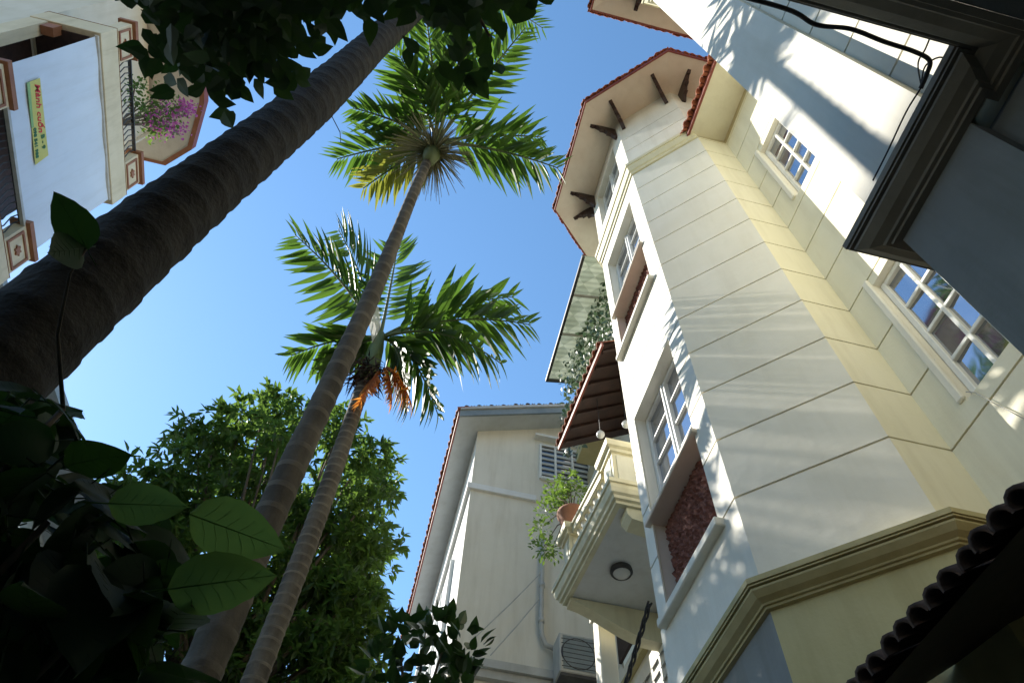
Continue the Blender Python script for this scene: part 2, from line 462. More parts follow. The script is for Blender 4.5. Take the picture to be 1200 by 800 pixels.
def tile_row(name, mesh_mb_fn, a, b, inward, slope, pitch, rad, length, mat, parent, rows=1, zoff=0.0, kind=None):
    """eave tiles from a to b along the edge, each running inward and upward; joined to one part"""
    a = Vector(a); b = Vector(b); L = (b - a).length
    n = max(1, int(L / pitch)); t = (b - a) / n
    inw = Vector(inward).normalized(); d = (inw + Vector((0, 0, slope))).normalized()
    tt = t.normalized(); u = d.cross(tt)
    if u.z < 0: u = -u
    mb = MB(); K = 6
    for r_ in range(rows):
        for i in range(n):
            base = a + t * (i + .5) + d * (r_ * length * .85 + random.uniform(-.012, .012)) + u * (zoff + .012 * 0)
            for half, sgn, rr in ((0, 1, rad), (1, -1, rad * .72)):
                o = base + (t * .5 if half else Vector((0, 0, 0))) + u * (rad * .72 if half else rad * .12)
                vs = []
                for x, q in ((0, rr), (length, rr * .88)):
                    for j in range(K + 1):
                        an = math.pi * j / K
                        vs.append(o + d * x + tt * (-q * math.cos(an)) + u * (sgn * q * math.sin(an)))
                    for j in range(K + 1):
                        an = math.pi * j / K; qq = q - .013
                        vs.append(o + d * x + tt * (-qq * math.cos(an)) + u * (sgn * qq * math.sin(an)))
                N = K + 1; fs = []
                for j in range(K):
                    fs += [(j, j + 1, 2 * N + j + 1, 2 * N + j), (N + j, 3 * N + j, 3 * N + j + 1, N + j + 1), (j, N + j, N + j + 1, j + 1)]
                mb.add(vs, fs)
    o = ob(name, mb, mat, parent, True)
    o['kind'] = 'stuff'
    return o

# ------------------------------------------------------------------ the villa
villa = thing('villa', (3.2, 2.5, 0), 'cream villa with two projecting bays, scored walls and red tiled eaves, on the right', 'house')
A1 = (2.075, 4.40); A2 = (2.075, 2.963); A3 = (2.776, 2.234); A4 = (3.2, 2.234)
B1 = (3.2, 0.77); B2 = (1.64, 0.77); B3 = (1.64, 0.31); B4 = (1.722, 0.31)
path = [(3.2, 9.0), (3.2, 5.04), (2.776, 5.043), A1, A2, A3, A4, B1, B2, B3, B4, (1.722, -3.0)]
segmat = [0, 1, 0, 0, 2, 1, 1, 1, 0, 1, 0]
mats_wall = [white, cream, wavy]
# openings: seg -> (s0, s1, z0, z1)
LW0, LW1 = 4.40 - 4.23, 4.40 - 3.22            # left face of the first bay, along -Y
MW0, MW1 = 2.234 - 1.93, 2.234 - 1.04          # wall between the bays
op = {3: [(LW0, LW1, 5.08, 6.04), (LW0, LW1, 6.06, 7.47), (LW0, LW1, 8.70, 9.62), (LW0, LW1, 9.65, 11.13), (LW0 + .05, LW1 - .05, 12.45, 13.75)],
      6: [(MW0, MW1, 5.22, 6.72), (MW0, MW1, 8.72, 10.2)],
      0: [(0.9, 2.0, 7.3, 9.3), (1.5, 2.6, 5.3, 6.75)]}
op_core = {k: [(o[0], o[1], o[2], o[3]) for o in v] for k, v in op.items()}
core_path = offset_path(path, -0.014)
core = wall_band([(p.x, p.y) for p in core_path], 0.0, 11.95, op_core, 0.05, [0] * 11)
ob('wall_core', core, groove, villa)
def split_ob(name, mb, mats, parent):
    """pieces of a course that a window separates become objects of their own"""
    key = {}; par = {}
    def find(a):
        while par[a] != a: a = par[a]
        return a
    ids = []
    for v in mb.v:
        k = tuple(round(c, 4) for c in v); key.setdefault(k, len(key)); par.setdefault(key[k], key[k]); ids.append(key[k])
    for f in mb.f:
        r0 = find(ids[f[0]])
        for i in f[1:]: par[find(ids[i])] = r0
    groups = {}
    for f, m in zip(mb.f, mb.m): groups.setdefault(find(ids[f[0]]), []).append((f, m))
    for fs in groups.values():
        q = MB()
        for f, m in fs: q.add([mb.v[i] for i in f], [tuple(range(len(f)))], m)
        ob(name, q, mats, parent)
levels = [5.08 + .583 * k for k in range(12)]
G = 0.009
zz_ = [4.345] + [l for l in levels if l < 11.5] + [11.56]
path_main = path[:9]
for a, b in zip(zz_[:-1], zz_[1:]):
    split_ob('wall_course', wall_band(path[:8], a + G, b - G, op, 0.014, segmat), mats_wall, villa)
# smooth pilaster of the near bay and the scored wall past it
ob('pilaster', wall_band([B1, B2, B3, B4], 4.345, 11.75, {}, 0.014, [1, 0, 1]), mats_wall, villa)
for a, b in zip(zz_[:-1], zz_[1:]):
    split_ob('wall_course', wall_band([B4, (1.722, -3.0)], a + G, b - G, {}, 0.013, [0]), mats_wall, villa)
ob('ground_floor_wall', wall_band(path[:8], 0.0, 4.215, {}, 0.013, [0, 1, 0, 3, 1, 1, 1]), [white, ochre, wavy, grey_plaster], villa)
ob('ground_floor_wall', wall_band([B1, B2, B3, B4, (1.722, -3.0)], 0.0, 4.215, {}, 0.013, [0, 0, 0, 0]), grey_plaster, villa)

corn_prof = [(0.0, 4.11), (.028, 4.115), (.030, 4.14), (.045, 4.145), (.050, 4.165), (.085, 4.20), (.115, 4.262), (.117, 4.285), (.100, 4.290), (.102, 4.302), (.128, 4.304), (.130, 4.318), (.118, 4.322), (.120, 4.332), (.135, 4.335), (.137, 4.40), (.02, 4.425), (0.0, 4.43)]
corn_prof = [(o * .95, 4.20 + (z - 4.11) * .52) for o, z in corn_prof]
ob('cornice', sweep(path[2:8], corn_prof), trim, villa)
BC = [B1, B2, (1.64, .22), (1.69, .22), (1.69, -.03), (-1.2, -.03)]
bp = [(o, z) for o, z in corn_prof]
near_corn = ob('cornice', sweep(BC, bp), trim_shaded, villa)
# porch slab and beam behind the near cornice
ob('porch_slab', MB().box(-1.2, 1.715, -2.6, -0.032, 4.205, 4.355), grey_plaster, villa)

up_prof = [(0, 11.50), (.02, 11.505), (.024, 11.56), (.045, 11.58), (.065, 11.66), (.07, 11.72), (.085, 11.725), (.09, 11.80), (.04, 11.83), (.04, 11.90), (.015, 11.96), (-.02, 11.97)]
ob('cornice', sweep([(2.776, 5.043), A1, A2, A3], up_prof), trim_light, villa)
nb_prof = [(o, z + .2) for o, z in up_prof]
ob('cornice', sweep([B1, B2, (1.64, -2)], nb_prof), trim_light, villa)

# windows
tL, nL = (0, -1), (-1, 0)
pL = A1
for z0, z1 in ((6.06, 7.47), (9.65, 11.13)):
    window_at(villa, (pL[0], pL[1] - LW0), tL, nL, LW1 - LW0, z0, z1, .17, 2, 4, frame_paint, pane_mat, white)
window_at(villa, (pL[0], pL[1] - LW0 - .05), tL, nL, LW1 - LW0 - .1, 12.45, 13.75, .15, 2, 3, frame_paint, pane_mat, white)
pM = A4
for z0, z1 in ((5.22, 6.72), (8.72, 10.2)):
    window_at(villa, (pM[0], pM[1] - MW0), tL, nL, MW1 - MW0, z0, z1, .11, 4, 4, frame_paint, pane_mat, white, stile=.05, bar=.034)
    # raised surround
    s = MB()
    s.box(3.2 - .025, 3.21, 1.932, 1.995, z0 + .02, z1 + .10)
    bevel(ob('window_surround', s, white, villa), .01)
# panels under the bay windows, their ledges and sills
for zb, zt in ((5.08, 6.01), (8.70, 9.60)):
    y0, y1 = 3.22, 4.23; x = 2.075; d = .15
    for yq in (y0, y1):
        ob('panel_reveal', MB().quad((x, yq, zb), (x + d, yq, zb), (x + d, yq, zt), (x, yq, zt)), soffit_pink, villa)
    nx, ny = 46, 46; vs = []; fs = []
    for j in range(ny + 1):
        for i in range(nx + 1):
            hgt = 0.018 * random.random() + 0.02 * (math.sin(i * 1.9 + 1.3 * math.sin(j * .8)) * math.sin(j * 1.7 + math.sin(i)))
            vs.append((x + d - .02 - hgt, y0 + (y1 - y0) * i / nx, zb + (zt - zb) * j / ny))
    for j in range(ny):
        for i in range(nx):
            k = j * (nx + 1) + i; fs.append((k, k + nx + 1, k + nx + 2, k + 1))
    ob('carved_panel', MB().add(vs, fs), carved, villa)
    ledge(villa, (x, y1), tL, nL, -.06, y1 - y0 + .05, zt, zt + .045, .05, .17, soffit_pink)
    ledge(villa, (x, y1), tL, nL, -.07, y1 - y0 + .07, zb - .07, zb + .002, .07, .15, white)

# ---- tower storey over the first bay and its octagonal roof
TW = [(5.5, 5.04), (2.776, 5.043), A1, A2, A3, (5.5, 2.234)]
for a, b in ((11.97, 12.55), (12.564, 13.14), (13.154, 14.3)):
    split_ob('wall_course', wall_band(TW, a, b, {2: op[3]}, 0.013, [1, 0, 0, 0, 0]), mats_wall, villa)
tcore = offset_path(TW, -.013)
ob('wall_core', wall_band([(p.x, p.y) for p in tcore], 11.9, 14.35, {2: op[3]}, .05, [0] * 5), groove, villa)

def hip_roof(wall_path, over, z_soffit, z_eave, z_top, apex, tile_pitch, name_mat):
    """flat soffit, red fascia, sloped roof slab and a row of eave tiles along an open plan path"""
    E = offset_path(wall_path, over); I = offset_path(wall_path, -.02)
    n = len(E)
    sf = MB()
    for i in range(n - 1):
        a, b, c, d = E[i], E[i + 1], I[i + 1], I[i]
        sf.quad((a.x, a.y, z_eave), (d.x, d.y, z_soffit), (c.x, c.y, z_soffit), (b.x, b.y, z_eave))
    ob('soffit', sf, soffit_pink, villa)
    fa = MB()
    O = offset_path(wall_path, over + .025)
    for i in range(n - 1):
        a, b, c, d = E[i], E[i + 1], O[i + 1], O[i]
        z0, z1 = z_eave - .012, z_eave + .075
        fa.quad((d.x, d.y, z0), (c.x, c.y, z0), (c.x, c.y, z1), (d.x, d.y, z1)); fa.quad((a.x, a.y, z0), (b.x, b.y, z0), (c.x, c.y, z0), (d.x, d.y, z0))
        fa.quad((a.x, a.y, z0), (a.x, a.y, z1), (b.x, b.y, z1), (b.x, b.y, z0))
    ob('fascia', fa, red_board, villa)
    rf = MB()
    for i in range(n - 1):
        a, b = O[i], O[i + 1]
        rf.add([(a.x, a.y, z_eave + .08), (b.x, b.y, z_eave + .08), apex], [(0, 1, 2)])
    ob('roof', rf, terracotta, villa)
    for i in range(n - 1):
        a, b = O[i], O[i + 1]
        t = (b - a); inw = Vector((-t.y, t.x, 0)).normalized()
        out = -inw * .025
        tile_row('eave_tiles', None, (a.x + out.x, a.y + out.y, z_eave + .075), (b.x + out.x, b.y + out.y, z_eave + .075), inw, .45, tile_pitch, tile_pitch * .33, .34, terracotta, villa)
hip_roof([(4.6, 5.04), (2.776, 5.043), A1, A2, A3, (4.2, 2.234)], .63, 14.16, 14.0, 16, (4.2, 3.64, 16.2), .115, None)
# near tower
TB = [(4.2, .77), B2, (1.64, -3)]
ob('wall_course', wall_band(TB, 12.17, 14.3, {}, .02, [1, 0]), mats_wall, villa)
hip_roof([(3.6, .77), B2, (1.64, -3)], .52, 14.16, 14.0, 16, (4.2, -1, 16.2), .115, None)

# eave of the main roof between the bays
zE = 11.62
ob('soffit', MB().quad((2.69, 2.33, zE), (2.69, .9, zE), (3.22, .9, zE + .10), (3.22, 2.33, zE + .10)), soffit_cream, villa)
ob('fascia', MB().box(2.655, 2.688, .85, 2.36, zE - .015, zE + .07), red_board, villa)
ob('roof', MB().quad((2.655, .8, zE + .08), (2.655, 2.36, zE + .08), (5.6, 2.36, 13.4), (5.6, .8, 13.4)), terracotta, villa)
tile_row('eave_tiles', None, (2.60, .85, zE + .065), (2.60, 2.37, zE + .065), (1, 0, 0), .45, .15, .05, .34, terracotta, villa)

# carved eave brackets
def bracket(base, out, zt, reach=.46, drop=.46, th=.06):
    o = Vector((out[0], out[1], 0)).normalized(); s = Vector((-o.y, o.x, 0)) * th
    p = Vector((base[0], base[1], 0)) - s * .5
    pr = [(0, 0), (reach, 0), (reach, -.05), (reach * .86, -.09), (reach * .80, -.06), (reach * .64, -.13), (reach * .60, -.20), (reach * .46, -.19), (reach * .36, -.27), (reach * .38, -.33), (reach * .22, -.34), (reach * .14, -drop * .88), (.03, -drop), (0, -drop * .95)]
    poly = [p + o * x + Vector((0, 0, zt + z)) for x, z in pr]
    ob('eave_bracket', MB().prism(poly, s), dark_wood, villa)
s45 = math.sqrt(.5)
bz = 14.10
def on_seg(a, b, u): return (a[0] + (b[0] - a[0]) * u, a[1] + (b[1] - a[1]) * u)
bracket(on_seg(A1, A2, .93), (-1, 0), bz); bracket(on_seg(A1, A2, .06), (-1, 0), bz)
bracket(on_seg(A2, A3, .10), (-s45, -s45), bz); bracket(on_seg(A2, A3, .88), (-s45, -s45), bz)
bracket((2.95, 2.234), (0, -1), bz); bracket(on_seg((2.776, 5.043), A1, .90), (-s45, s45), bz)
bracket((1.64, .45), (-1, 0), bz, .4); bracket((1.80, .77), (0, 1), bz, .4)

# ---- balcony past the first bay
NF, FF = (2.10, 5.03), (2.00, 6.78)
bpath = [(3.2, FF[1]), FF, NF, (3.2, NF[1])]
slab_prof = [(-.06, 7.05), (0.0, 7.05), (.0, 7.09), (.03, 7.10), (.035, 7.14), (.06, 7.16), (.075, 7.22), (.075, 7.27), (.095, 7.275), (.095, 7.33), (0, 7.35)]
sb = sweep(bpath, slab_prof)
ob('balcony_moulding', sb, trim_light, villa)
ob('balcony_slab', MB().add([(3.2, FF[1], 7.06), (FF[0], FF[1], 7.06), (NF[0], NF[1], 7.06), (3.2, NF[1], 7.06), (3.2, FF[1], 7.34), (FF[0], FF[1], 7.34), (NF[0], NF[1], 7.34), (3.2, NF[1], 7.34)], [(0, 1, 2, 3), (7, 6, 5, 4)]), neigh_white, villa)
def pier(x0, x1, y0, y1):
    ob('balcony_pier', MB().box(x0, x1, y0, y1, 7.342, 7.95), trim_light, villa)
    ob('pier_panel', MB().box(x0 + .05, x1 - .05, y0 - .012, y0 + .01, 7.45, 7.86).box(x0 - .012, x0 + .01, y0 + .05, y1 - .05, 7.45, 7.86), cream, villa)
    p = [(x1, y1), (x0, y1), (x0, y0), (x1, y0)]
    pr = [(0, 7.90), (.03, 7.905), (.035, 7.95), (.07, 7.965), (.08, 8.02), (.08, 8.05), (-.02, 8.07)]
    mb = sweep(p, pr)
    mb.box(x0, x1, y0, y1, 8.0, 8.068)
    ob('pier_cap', mb, trim_light, villa)
pier(2.13, 2.50, 5.07, 5.36)
pier(2.03, 2.30, 6.50, 6.74)
rail = MB()
pa, pb = Vector((2.12, 5.44, 0)), Vector((2.045, 6.42, 0)); tt = (pb - pa); nn = Vector((-tt.y, tt.x, 0)).normalized() * .16
rail.obox(pa + Vector((0, 0, 7.86)), tt, -nn, Vector((0, 0, .10)))
rail.obox(pa + Vector((-.02, 0, 7.962)), tt, -nn * 1.3, Vector((0, 0, .05)))
rail.obox(pa + Vector((0, 0, 7.36)), tt, -nn, Vector((0, 0, .07)))
bevel(ob('balcony_rail', rail, trim_light, villa), .012)
bal = MB().lathe(0, 0, [(.05, 7.43), (.05, 7.46), (.028, 7.48), (.03, 7.51), (.056, 7.58), (.05, 7.66), (.028, 7.74), (.028, 7.79), (.045, 7.82), (.045, 7.86)], 10).mesh('baluster', white, True)
for k in range(7):
    q = pa + tt * ((k + .6) / 7.2) - nn * .5
    o = link('baluster', bal, villa); o.location = (q.x, q.y, 0)
# corbels under the slab and the end beam
ob('corbel', MB().prism([(2.22, 5.06, 7.048), (2.22, 5.06, 6.96), (2.27, 5.06, 6.90), (2.62, 5.06, 6.84), (2.66, 5.06, 7.048)], (0, .20, 0)), trim_light, villa)
arc = [(2.05, 6.60, 7.047)] + [(2.05 + 1.0 * q / 8, 6.60, 7.0 - .34 * math.sin(q / 8 * math.pi / 2) ** 1.6) for q in range(9)] + [(3.18, 6.60, 6.66), (3.18, 6.60, 7.047)]
ob('end_beam', MB().prism(arc, (0, .17, 0)), trim_light, villa)
ob('porch_column', bevel(ob('porch_column', MB().box(2.49, 2.69, 6.95, 7.15, 0, 7.18), white, villa), .01).data and MB().box(2.46, 2.72, 6.92, 7.18, 7.184, 7.30), white, villa)
# canopy of tiles over the balcony
ce0, ce1 = Vector((2.07, 4.75, 9.70)), Vector((1.99, 6.66, 9.70))
ob('balcony_canopy', MB().add([ce0, ce1, (3.2, 6.7, 10.5), (3.2, 4.75, 10.5), ce0 + Vector((0, 0, .05)), ce1 + Vector((0, 0, .05)), (3.2, 6.7, 10.55), (3.2, 4.75, 10.55)], [(0, 3, 2, 1), (4, 5, 6, 7), (1, 2, 6, 5), (0, 1, 5, 4)]), dark_wood, villa)
for k in range(7):
    u = (k + .3) / 7
    a = ce0.lerp(ce1, u); b = Vector((3.19, 4.75 + 1.95 * u, 10.5))
    ob('rafter', MB().obox(a + Vector((.02, 0, -.055)), (b - a) - Vector((.02, 0, 0)), (0, .05, 0), (0, 0, .05)), dark_wood, villa)
tile_row('eave_tiles', None, ce0 + Vector((-.05, 0, .07)), ce1 + Vector((-.05, 0, .07)), (1, .04, 0), .65, .135, .048, .34, terracotta, villa, rows=2)
ob('canopy_fascia', MB().obox(ce0 + Vector((-.03, 0, -.03)), ce1 - ce0, (.028, 0, 0), (0, 0, .08)), red_board, villa)
# things on the wall behind the balcony
ob('string_course', MB().box(3.12, 3.198, 5.06, 8.6, 6.98, 7.043), trim, villa)
sh = MB()
ob('balcony_door', MB().box(3.15, 3.19, 7.0, 8.1, 7.36, 9.25), dark_wood, villa)
shut = ob('window_shutter', MB().box(3.12, 3.19, 6.45, 7.55, 5.25, 6.78), frame_paint, villa)
for y0 in (6.52, 6.80, 7.06, 7.32):
    for k in range(9):
        z = 5.35 + k * .15
        ob('slat', MB().obox((3.095, y0, z), (.024, 0, .04), (0, .19, 0), (-.004, 0, .01)), metal_grey, shut)

# ---- small tiled awning on the ground floor between the bays: each tile a part
aw_d = Vector((1, 0, .55)).normalized(); aw_u = Vector((-.55, 0, 1)).normalized()
a_eave = Vector((1.90, 0, 3.27))
tm = tile_mesh('roof_tile', .056, .36, dark_tile)
tmr = tile_mesh('roof_tile_red', .056, .36, terracotta)
rotm = Matrix((aw_d, Vector((0, 1, 0)), aw_u)).transposed().to_4x4()
y = .82
cnt = 0
while y < 2.95:
    for k in range(4):
        p = a_eave + aw_d * (k * .30) + aw_u * (.03 + .012 * (k > 0)) + Vector((0, y + random.uniform(-.010, .010), random.uniform(-.006, .006))) - aw_d * random.uniform(0, .018)
        if p.x + p.y > 4.8 or p.x > 2.95: continue
        o = link('roof_tile', tm if not (y > 2.6 and k == 0) else tmr, villa)
        o.matrix_basis = Matrix.Translation(p) @ rotm @ Matrix.Rotation(random.uniform(-.08, .08), 4, 'X') @ Matrix.Rotation(random.uniform(-.03, .03), 4, 'Z')
        cnt += 1
    y += .099
pan = MB()
pan.add([a_eave + Vector((.02, .8, 0)), a_eave + Vector((.02, 2.9, 0)), a_eave + aw_d * .6 + Vector((0, 2.5, 0)), a_eave + aw_d * 1.45 + Vector((0, 2.2, 0)), a_eave + aw_d * 1.45 + Vector((0, .8, 0))], [(0, 1, 2, 3, 4)])
ob('awning_boarding', pan, dark_wood, villa)
ob('awning_ridge', MB().tube([(1.88, 2.92, 3.27), (2.12, 2.82, 3.40), (2.45, 2.62, 3.58)], .035, 8), terracotta, villa)

# ---- green plastic awning over the top terrace
def corrugated(a0, a1, b0, b1, nwave, amp):
    mb = MB(); n = nwave * 6; vs = []; fs = []
    for i in range(n + 1):
        u = i / n; h = amp * math.sin(u * nwave * 2 * math.pi)
        for p0, p1 in ((a0, a1), (b0, b1)):
            q = Vector(p0).lerp(Vector(p1), u); vs.append((q.x, q.y, q.z + h))
    for i in range(n): fs.append((2 * i, 2 * i + 1, 2 * i + 3, 2 * i + 2))
    return mb.add(vs, fs)
taw = thing('terrace_awning', (2.6, 6.4, 13.0), 'green plastic corrugated awning over the top terrace beyond the bay', 'awning')
ob('plastic_sheet', corrugated((2.02, 5.0, 13.0), (2.08, 7.70, 13.0), (3.9, 5.0, 13.45), (3.9, 7.7, 13.45), 26, .006), awning, taw, True)
ob('edge_beam', MB().obox((1.99, 4.98, 12.90), (.06, 2.74, 0), (.05, 0, 0), (0, 0, .085)), metal_dark, taw)
ob('edge_beam', MB().obox((2.1, 7.68, 12.92), (1.8, 0, .45), (0, .05, 0), (0, 0, .06)), metal_dark, taw)
for yy in (5.75, 6.6):
    ob('support_bar', MB().obox((2.06, yy, 12.93), (1.82, 0, .45), (0, .04, 0), (0, 0, .04)), metal_grey, taw)
ob('terrace_wall', MB().box(3.24, 3.5, 5.1, 9.0, 11.9, 14.0), white, villa)
ob('terrace_floor', MB().box(2.75, 3.4, 5.1, 8.2, 11.3, 11.55), trim, villa)

# ------------------------------------------------------------------ leaf tools
def leaf_template(L, Wd, fold=.25, droop=.15, nseg=3, pointy=1.0):
    """one leaf along +X, folded on its midrib, as verts (k,3) and faces"""
    vs = [(0, 0, 0)]; fs = []
    prev = None
    for i in range(1, nseg + 1):
        u = i / nseg
        w = Wd * .5 * math.sin(math.pi * min(u, .97) ** (.75 * pointy)) if i < nseg else 0
        z = -droop * L * u * u
        if i < nseg:
            k = len(vs); vs += [(u * L, w, z + fold * w), (u * L, 0, z), (u * L, -w, z + fold * w)]
            if prev is None: fs += [(0, k + 1, k), (0, k + 2, k + 1)]
            else: fs += [(prev, prev + 1, k + 1, k), (prev + 1, prev + 2, k + 2, k + 1)]
            prev = k
        else:
            k = len(vs); vs.append((L, 0, z)); fs += [(prev, prev + 1, k), (prev + 1, prev + 2, k)]
    return np.array(vs), fs

def scatter(template, pos, dirs, ups, scales):
    """many leaves as one mesh builder (numpy)"""
    tv, tf = template
    d = dirs / np.linalg.norm(dirs, axis=1, keepdims=True)
    s = np.cross(ups, d); s /= np.maximum(np.linalg.norm(s, axis=1, keepdims=True), 1e-6)
    u = np.cross(d, s)
    V = pos[:, None, :] + scales[:, None, None] * (tv[None, :, 0:1] * d[:, None, :] + tv[None, :, 1:2] * s[:, None, :] + tv[None, :, 2:3] * u[:, None, :])
    n = len(tv)
    mb = MB()
    mb.v = [tuple(x) for x in V.reshape(-1, 3)]
    for i in range(len(pos)):
        mb.f += [tuple(j + i * n for j in f) for f in tf]
    mb.m = [0] * len(mb.f)
    return mb

def unit(n):
    v = rng.normal(size=(n, 3)); return v / np.linalg.norm(v, axis=1, keepdims=True)

# ------------------------------------------------------------------ palms
def palm_trunk(name, parent, x, y, r0, r1, h, ring, mat, lean=(0, 0)):
    mb = MB(); pts = []; rs = []; mi = []
    z = 0.0; k = 0
    while z < h:
        u = z / h; r = (r0 + (r1 - r0) * u) * (1 + .02 * math.sin(2.3 * z) + random.uniform(-.018, .018))
        dz = ring * (.85 + .3 * random.random())
        for dd, f in ((0, 1.0), (dz * .12, 1.035), (dz * .22, 1.03), (dz * .34, .985), (dz * .7, .99)):
            pts.append((x + lean[0] * (z + dd) + .012 * math.sin(z * 1.3), y + lean[1] * (z + dd) + .012 * math.cos(z * .9), z + dd)); rs.append(r * f)
        z += dz
    mb.tube(pts, rs, 18)
    # ring scars get the paler bark
    n = 18; per = 5 * n
    for fi in range(len(mb.f) - 2):
        seg = fi // n
        if seg % 5 in (0, 1): mb.m[fi] = 1
    return ob(name, mb, [mat, ring_mat if mat is bark_palm else bark_dark], parent, True)

def frond(parent, base, tip, sag, npair, ll, lw, mat, rach_mat, hang=.35, name='frond', twist=0.0, stub=.16):
    """arched rachis from base to tip with two ranks of strap leaflets (a sub-part)"""
    base = Vector(base); tip = Vector(tip)
    ch = tip - base; L = ch.length
    ctrl = base.lerp(tip, .45) + Vector((0, 0, sag * L))
    def B(t): return base * (1 - t) ** 2 + ctrl * 2 * t * (1 - t) + tip * t * t
    pts = [B(i / 14) for i in range(15)]
    rm = MB().tube(pts, [.022 * (1 - .85 * i / 14) + .003 for i in range(15)], 6)
    fo = ob(name, rm, rach_mat, parent, True)
    P = []; D = []; U = []; Sc = []
    for i in range(npair):
        t = stub + (1 - stub) * (i + .5) / npair
        p = B(t); tg = (B(min(t + .02, 1)) - B(max(t - .02, 0))).normalized()
        side = tg.cross(Vector((0, 0, 1)))
        if side.length < .1: side = tg.orthogonal()
        side.normalize()
        upv = side.cross(tg)
        side = side * math.cos(twist) + upv * math.sin(twist); upv = side.cross(tg)
        prof = math.sin(math.pi * (.14 + .80 * t)) ** .6
        for sg in (-1, 1):
            if random.random() < .10: continue
            fwd = .55 + .75 * t + random.uniform(-.28, .28)
            d = side * sg * 1.0 + tg * fwd + Vector((0, 0, -hang * random.uniform(.1, 2.2))) + upv * random.uniform(-.05, .25)
            P.append(p); D.append(d); U.append(upv + side * random.uniform(-.35, .35)); Sc.append(ll * prof * random.uniform(.72, 1.12))
    tpl = leaf_template(1.0, lw / ll, .35, .16, 4, .8)
    lm = scatter(tpl, np.array([tuple(v) for v in P]), np.array([tuple(v) for v in D]), np.array([tuple(v) for v in U]), np.array(Sc))
    ob('leaflets', lm, mat, fo)
    return fo

# tall middle palm
p2 = thing('palm_tree', (-.61, 2.68, 0), 'tall palm with a slim pale trunk and a flower cluster under its crown', 'palm', 'palms in the garden')
palm_trunk('trunk', p2, -.612, 2.674, .093, .049, 9.18, .16, bark_palm)
ob('crownshaft', MB().tube([(-0.603, 2.637, 9.127), (-0.603, 2.637, 9.361), (-0.603, 2.637, 9.735), (-0.598, 2.618, 10.062)], [.068, .10, .085, .04], 12), sheath_mat, p2, True)
c2 = Vector((-0.603, 2.637, 9.828))
for tip, mt, ln in (((-1.814, 3.282, 10.230), palm_leaf, .58), ((-1.384, 3.422, 9.847), palm_yellow, .52), ((-1.664, 2.571, 10.108), palm_leaf, .46), ((-1.216, 1.889, 10.202), palm_leaf, .54),
                    ((-1.029, 1.403, 10.389), palm_leaf, .56), ((-0.514, 1.169, 10.296), palm_leaf, .5), ((0.112, 1.262, 10.296), palm_leaf, .52),
                    ((0.823, 2.506, 9.548), palm_leaf, .62), ((0.580, 2.338, 10.015), palm_leaf, .55)):
    frond(p2, c2, tip, .24, 28, ln, .072, mt, sheath_mat, .42)
# flower sprays: many fine stalks radiating below the crownshaft
fl = MB()
for k in range(340):
    a = random.uniform(0, 2 * math.pi); el = random.uniform(-.9, .75); L = random.uniform(.2, .5)
    d = Vector((math.cos(a) * math.cos(el), math.sin(a) * math.cos(el), math.sin(el)))
    p0 = Vector((-0.603, 2.637, 9.435)) + Vector((d.x, d.y, 0)) * .06
    p1 = p0 + d * L * .55; p2_ = p0 + d * L + Vector((0, 0, -.22 * L))
    fl.tube([p0, p1, p2_], [.006, .005, .0025], 4, cap=False)
ob('flower_cluster', fl, flower_mat, p2, kind='stuff')

# farther palm with the dead frond
p3 = thing('palm_tree', (-0.773, 4.986, 0), 'shorter palm behind the tall one, with a dead orange frond hanging from its crown', 'palm', 'palms in the garden')
palm_trunk('trunk', p3, -0.79, 4.99, .105, .078, 8.15, .10, bark_palm)
ob('crownshaft', MB().tube([(-0.79, 4.99, 8.1), (-0.79, 4.98, 8.35), (-0.80, 4.94, 8.75), (-0.80, 4.90, 9.05)], [.078, .112, .092, .04], 12), sheath_mat, p3, True)
c3 = Vector((-0.80, 4.93, 8.98))
for tip, mt, ln, sg in (((-2.25, 4.43, 10.2), palm_leaf, .66, .16), ((-1.85, 4.6, 11.0), palm_leaf, .68, .12), ((-0.95, 4.45, 10.7), palm_leaf, .55, .1), ((0.70, 4.14, 9.33), palm_leaf, .66, .26), ((0.94, 4.20, 8.85), palm_leaf, .74, .30),
                        ((0.66, 4.35, 8.12), palm_leaf, .70, .42), ((0.10, 5.15, 8.0), palm_leaf, .62, .5), ((-0.25, 5.05, 7.85), palm_leaf, .55, .6), ((-1.77, 5.21, 8.62), palm_leaf, .60, .3), ((-1.42, 5.3, 8.5), palm_leaf, .45, .4)):
    frond(p3, c3, tip, sg, 24, ln * 1.08, .105, mt, sheath_mat, .5)
for b0, tp, nn_, ln in (((-0.60, 4.86, 8.30), (-0.20, 4.80, 7.62), 26, .36), ((-0.62, 4.85, 8.25), (-0.42, 4.80, 7.60), 26, .32), ((-0.66, 4.84, 8.15), (-0.74, 4.78, 7.45), 26, .34)):
    frond(p3, b0, tp, .3, nn_, ln, .045, palm_dead, palm_dead, 1.1, 'dead_frond')
ob('fibre_skirt', scatter(leaf_template(.36, .024, .1, .3, 3), np.tile(np.array([[-0.79, 4.97, 8.35]]), (240, 1)) + rng.normal(size=(240, 3)) * np.array([.07, .07, .11]), np.column_stack([rng.normal(size=(240, 2)) * .5, -np.ones(240)]), unit(240), rng.uniform(.6, 1.1, 240)), dark_wood, p3, kind='stuff')
ob('leaf_sheath', MB().add([(-0.85, 4.88, 8.75), (-0.93, 4.72, 8.85), (-1.03, 4.64, 9.15), (-1.06, 4.70, 9.42), (-0.93, 4.83, 9.52), (-0.83, 4.90, 9.2)], [(0, 1, 2, 5), (5, 2, 3, 4)]), white_sheath, p3)

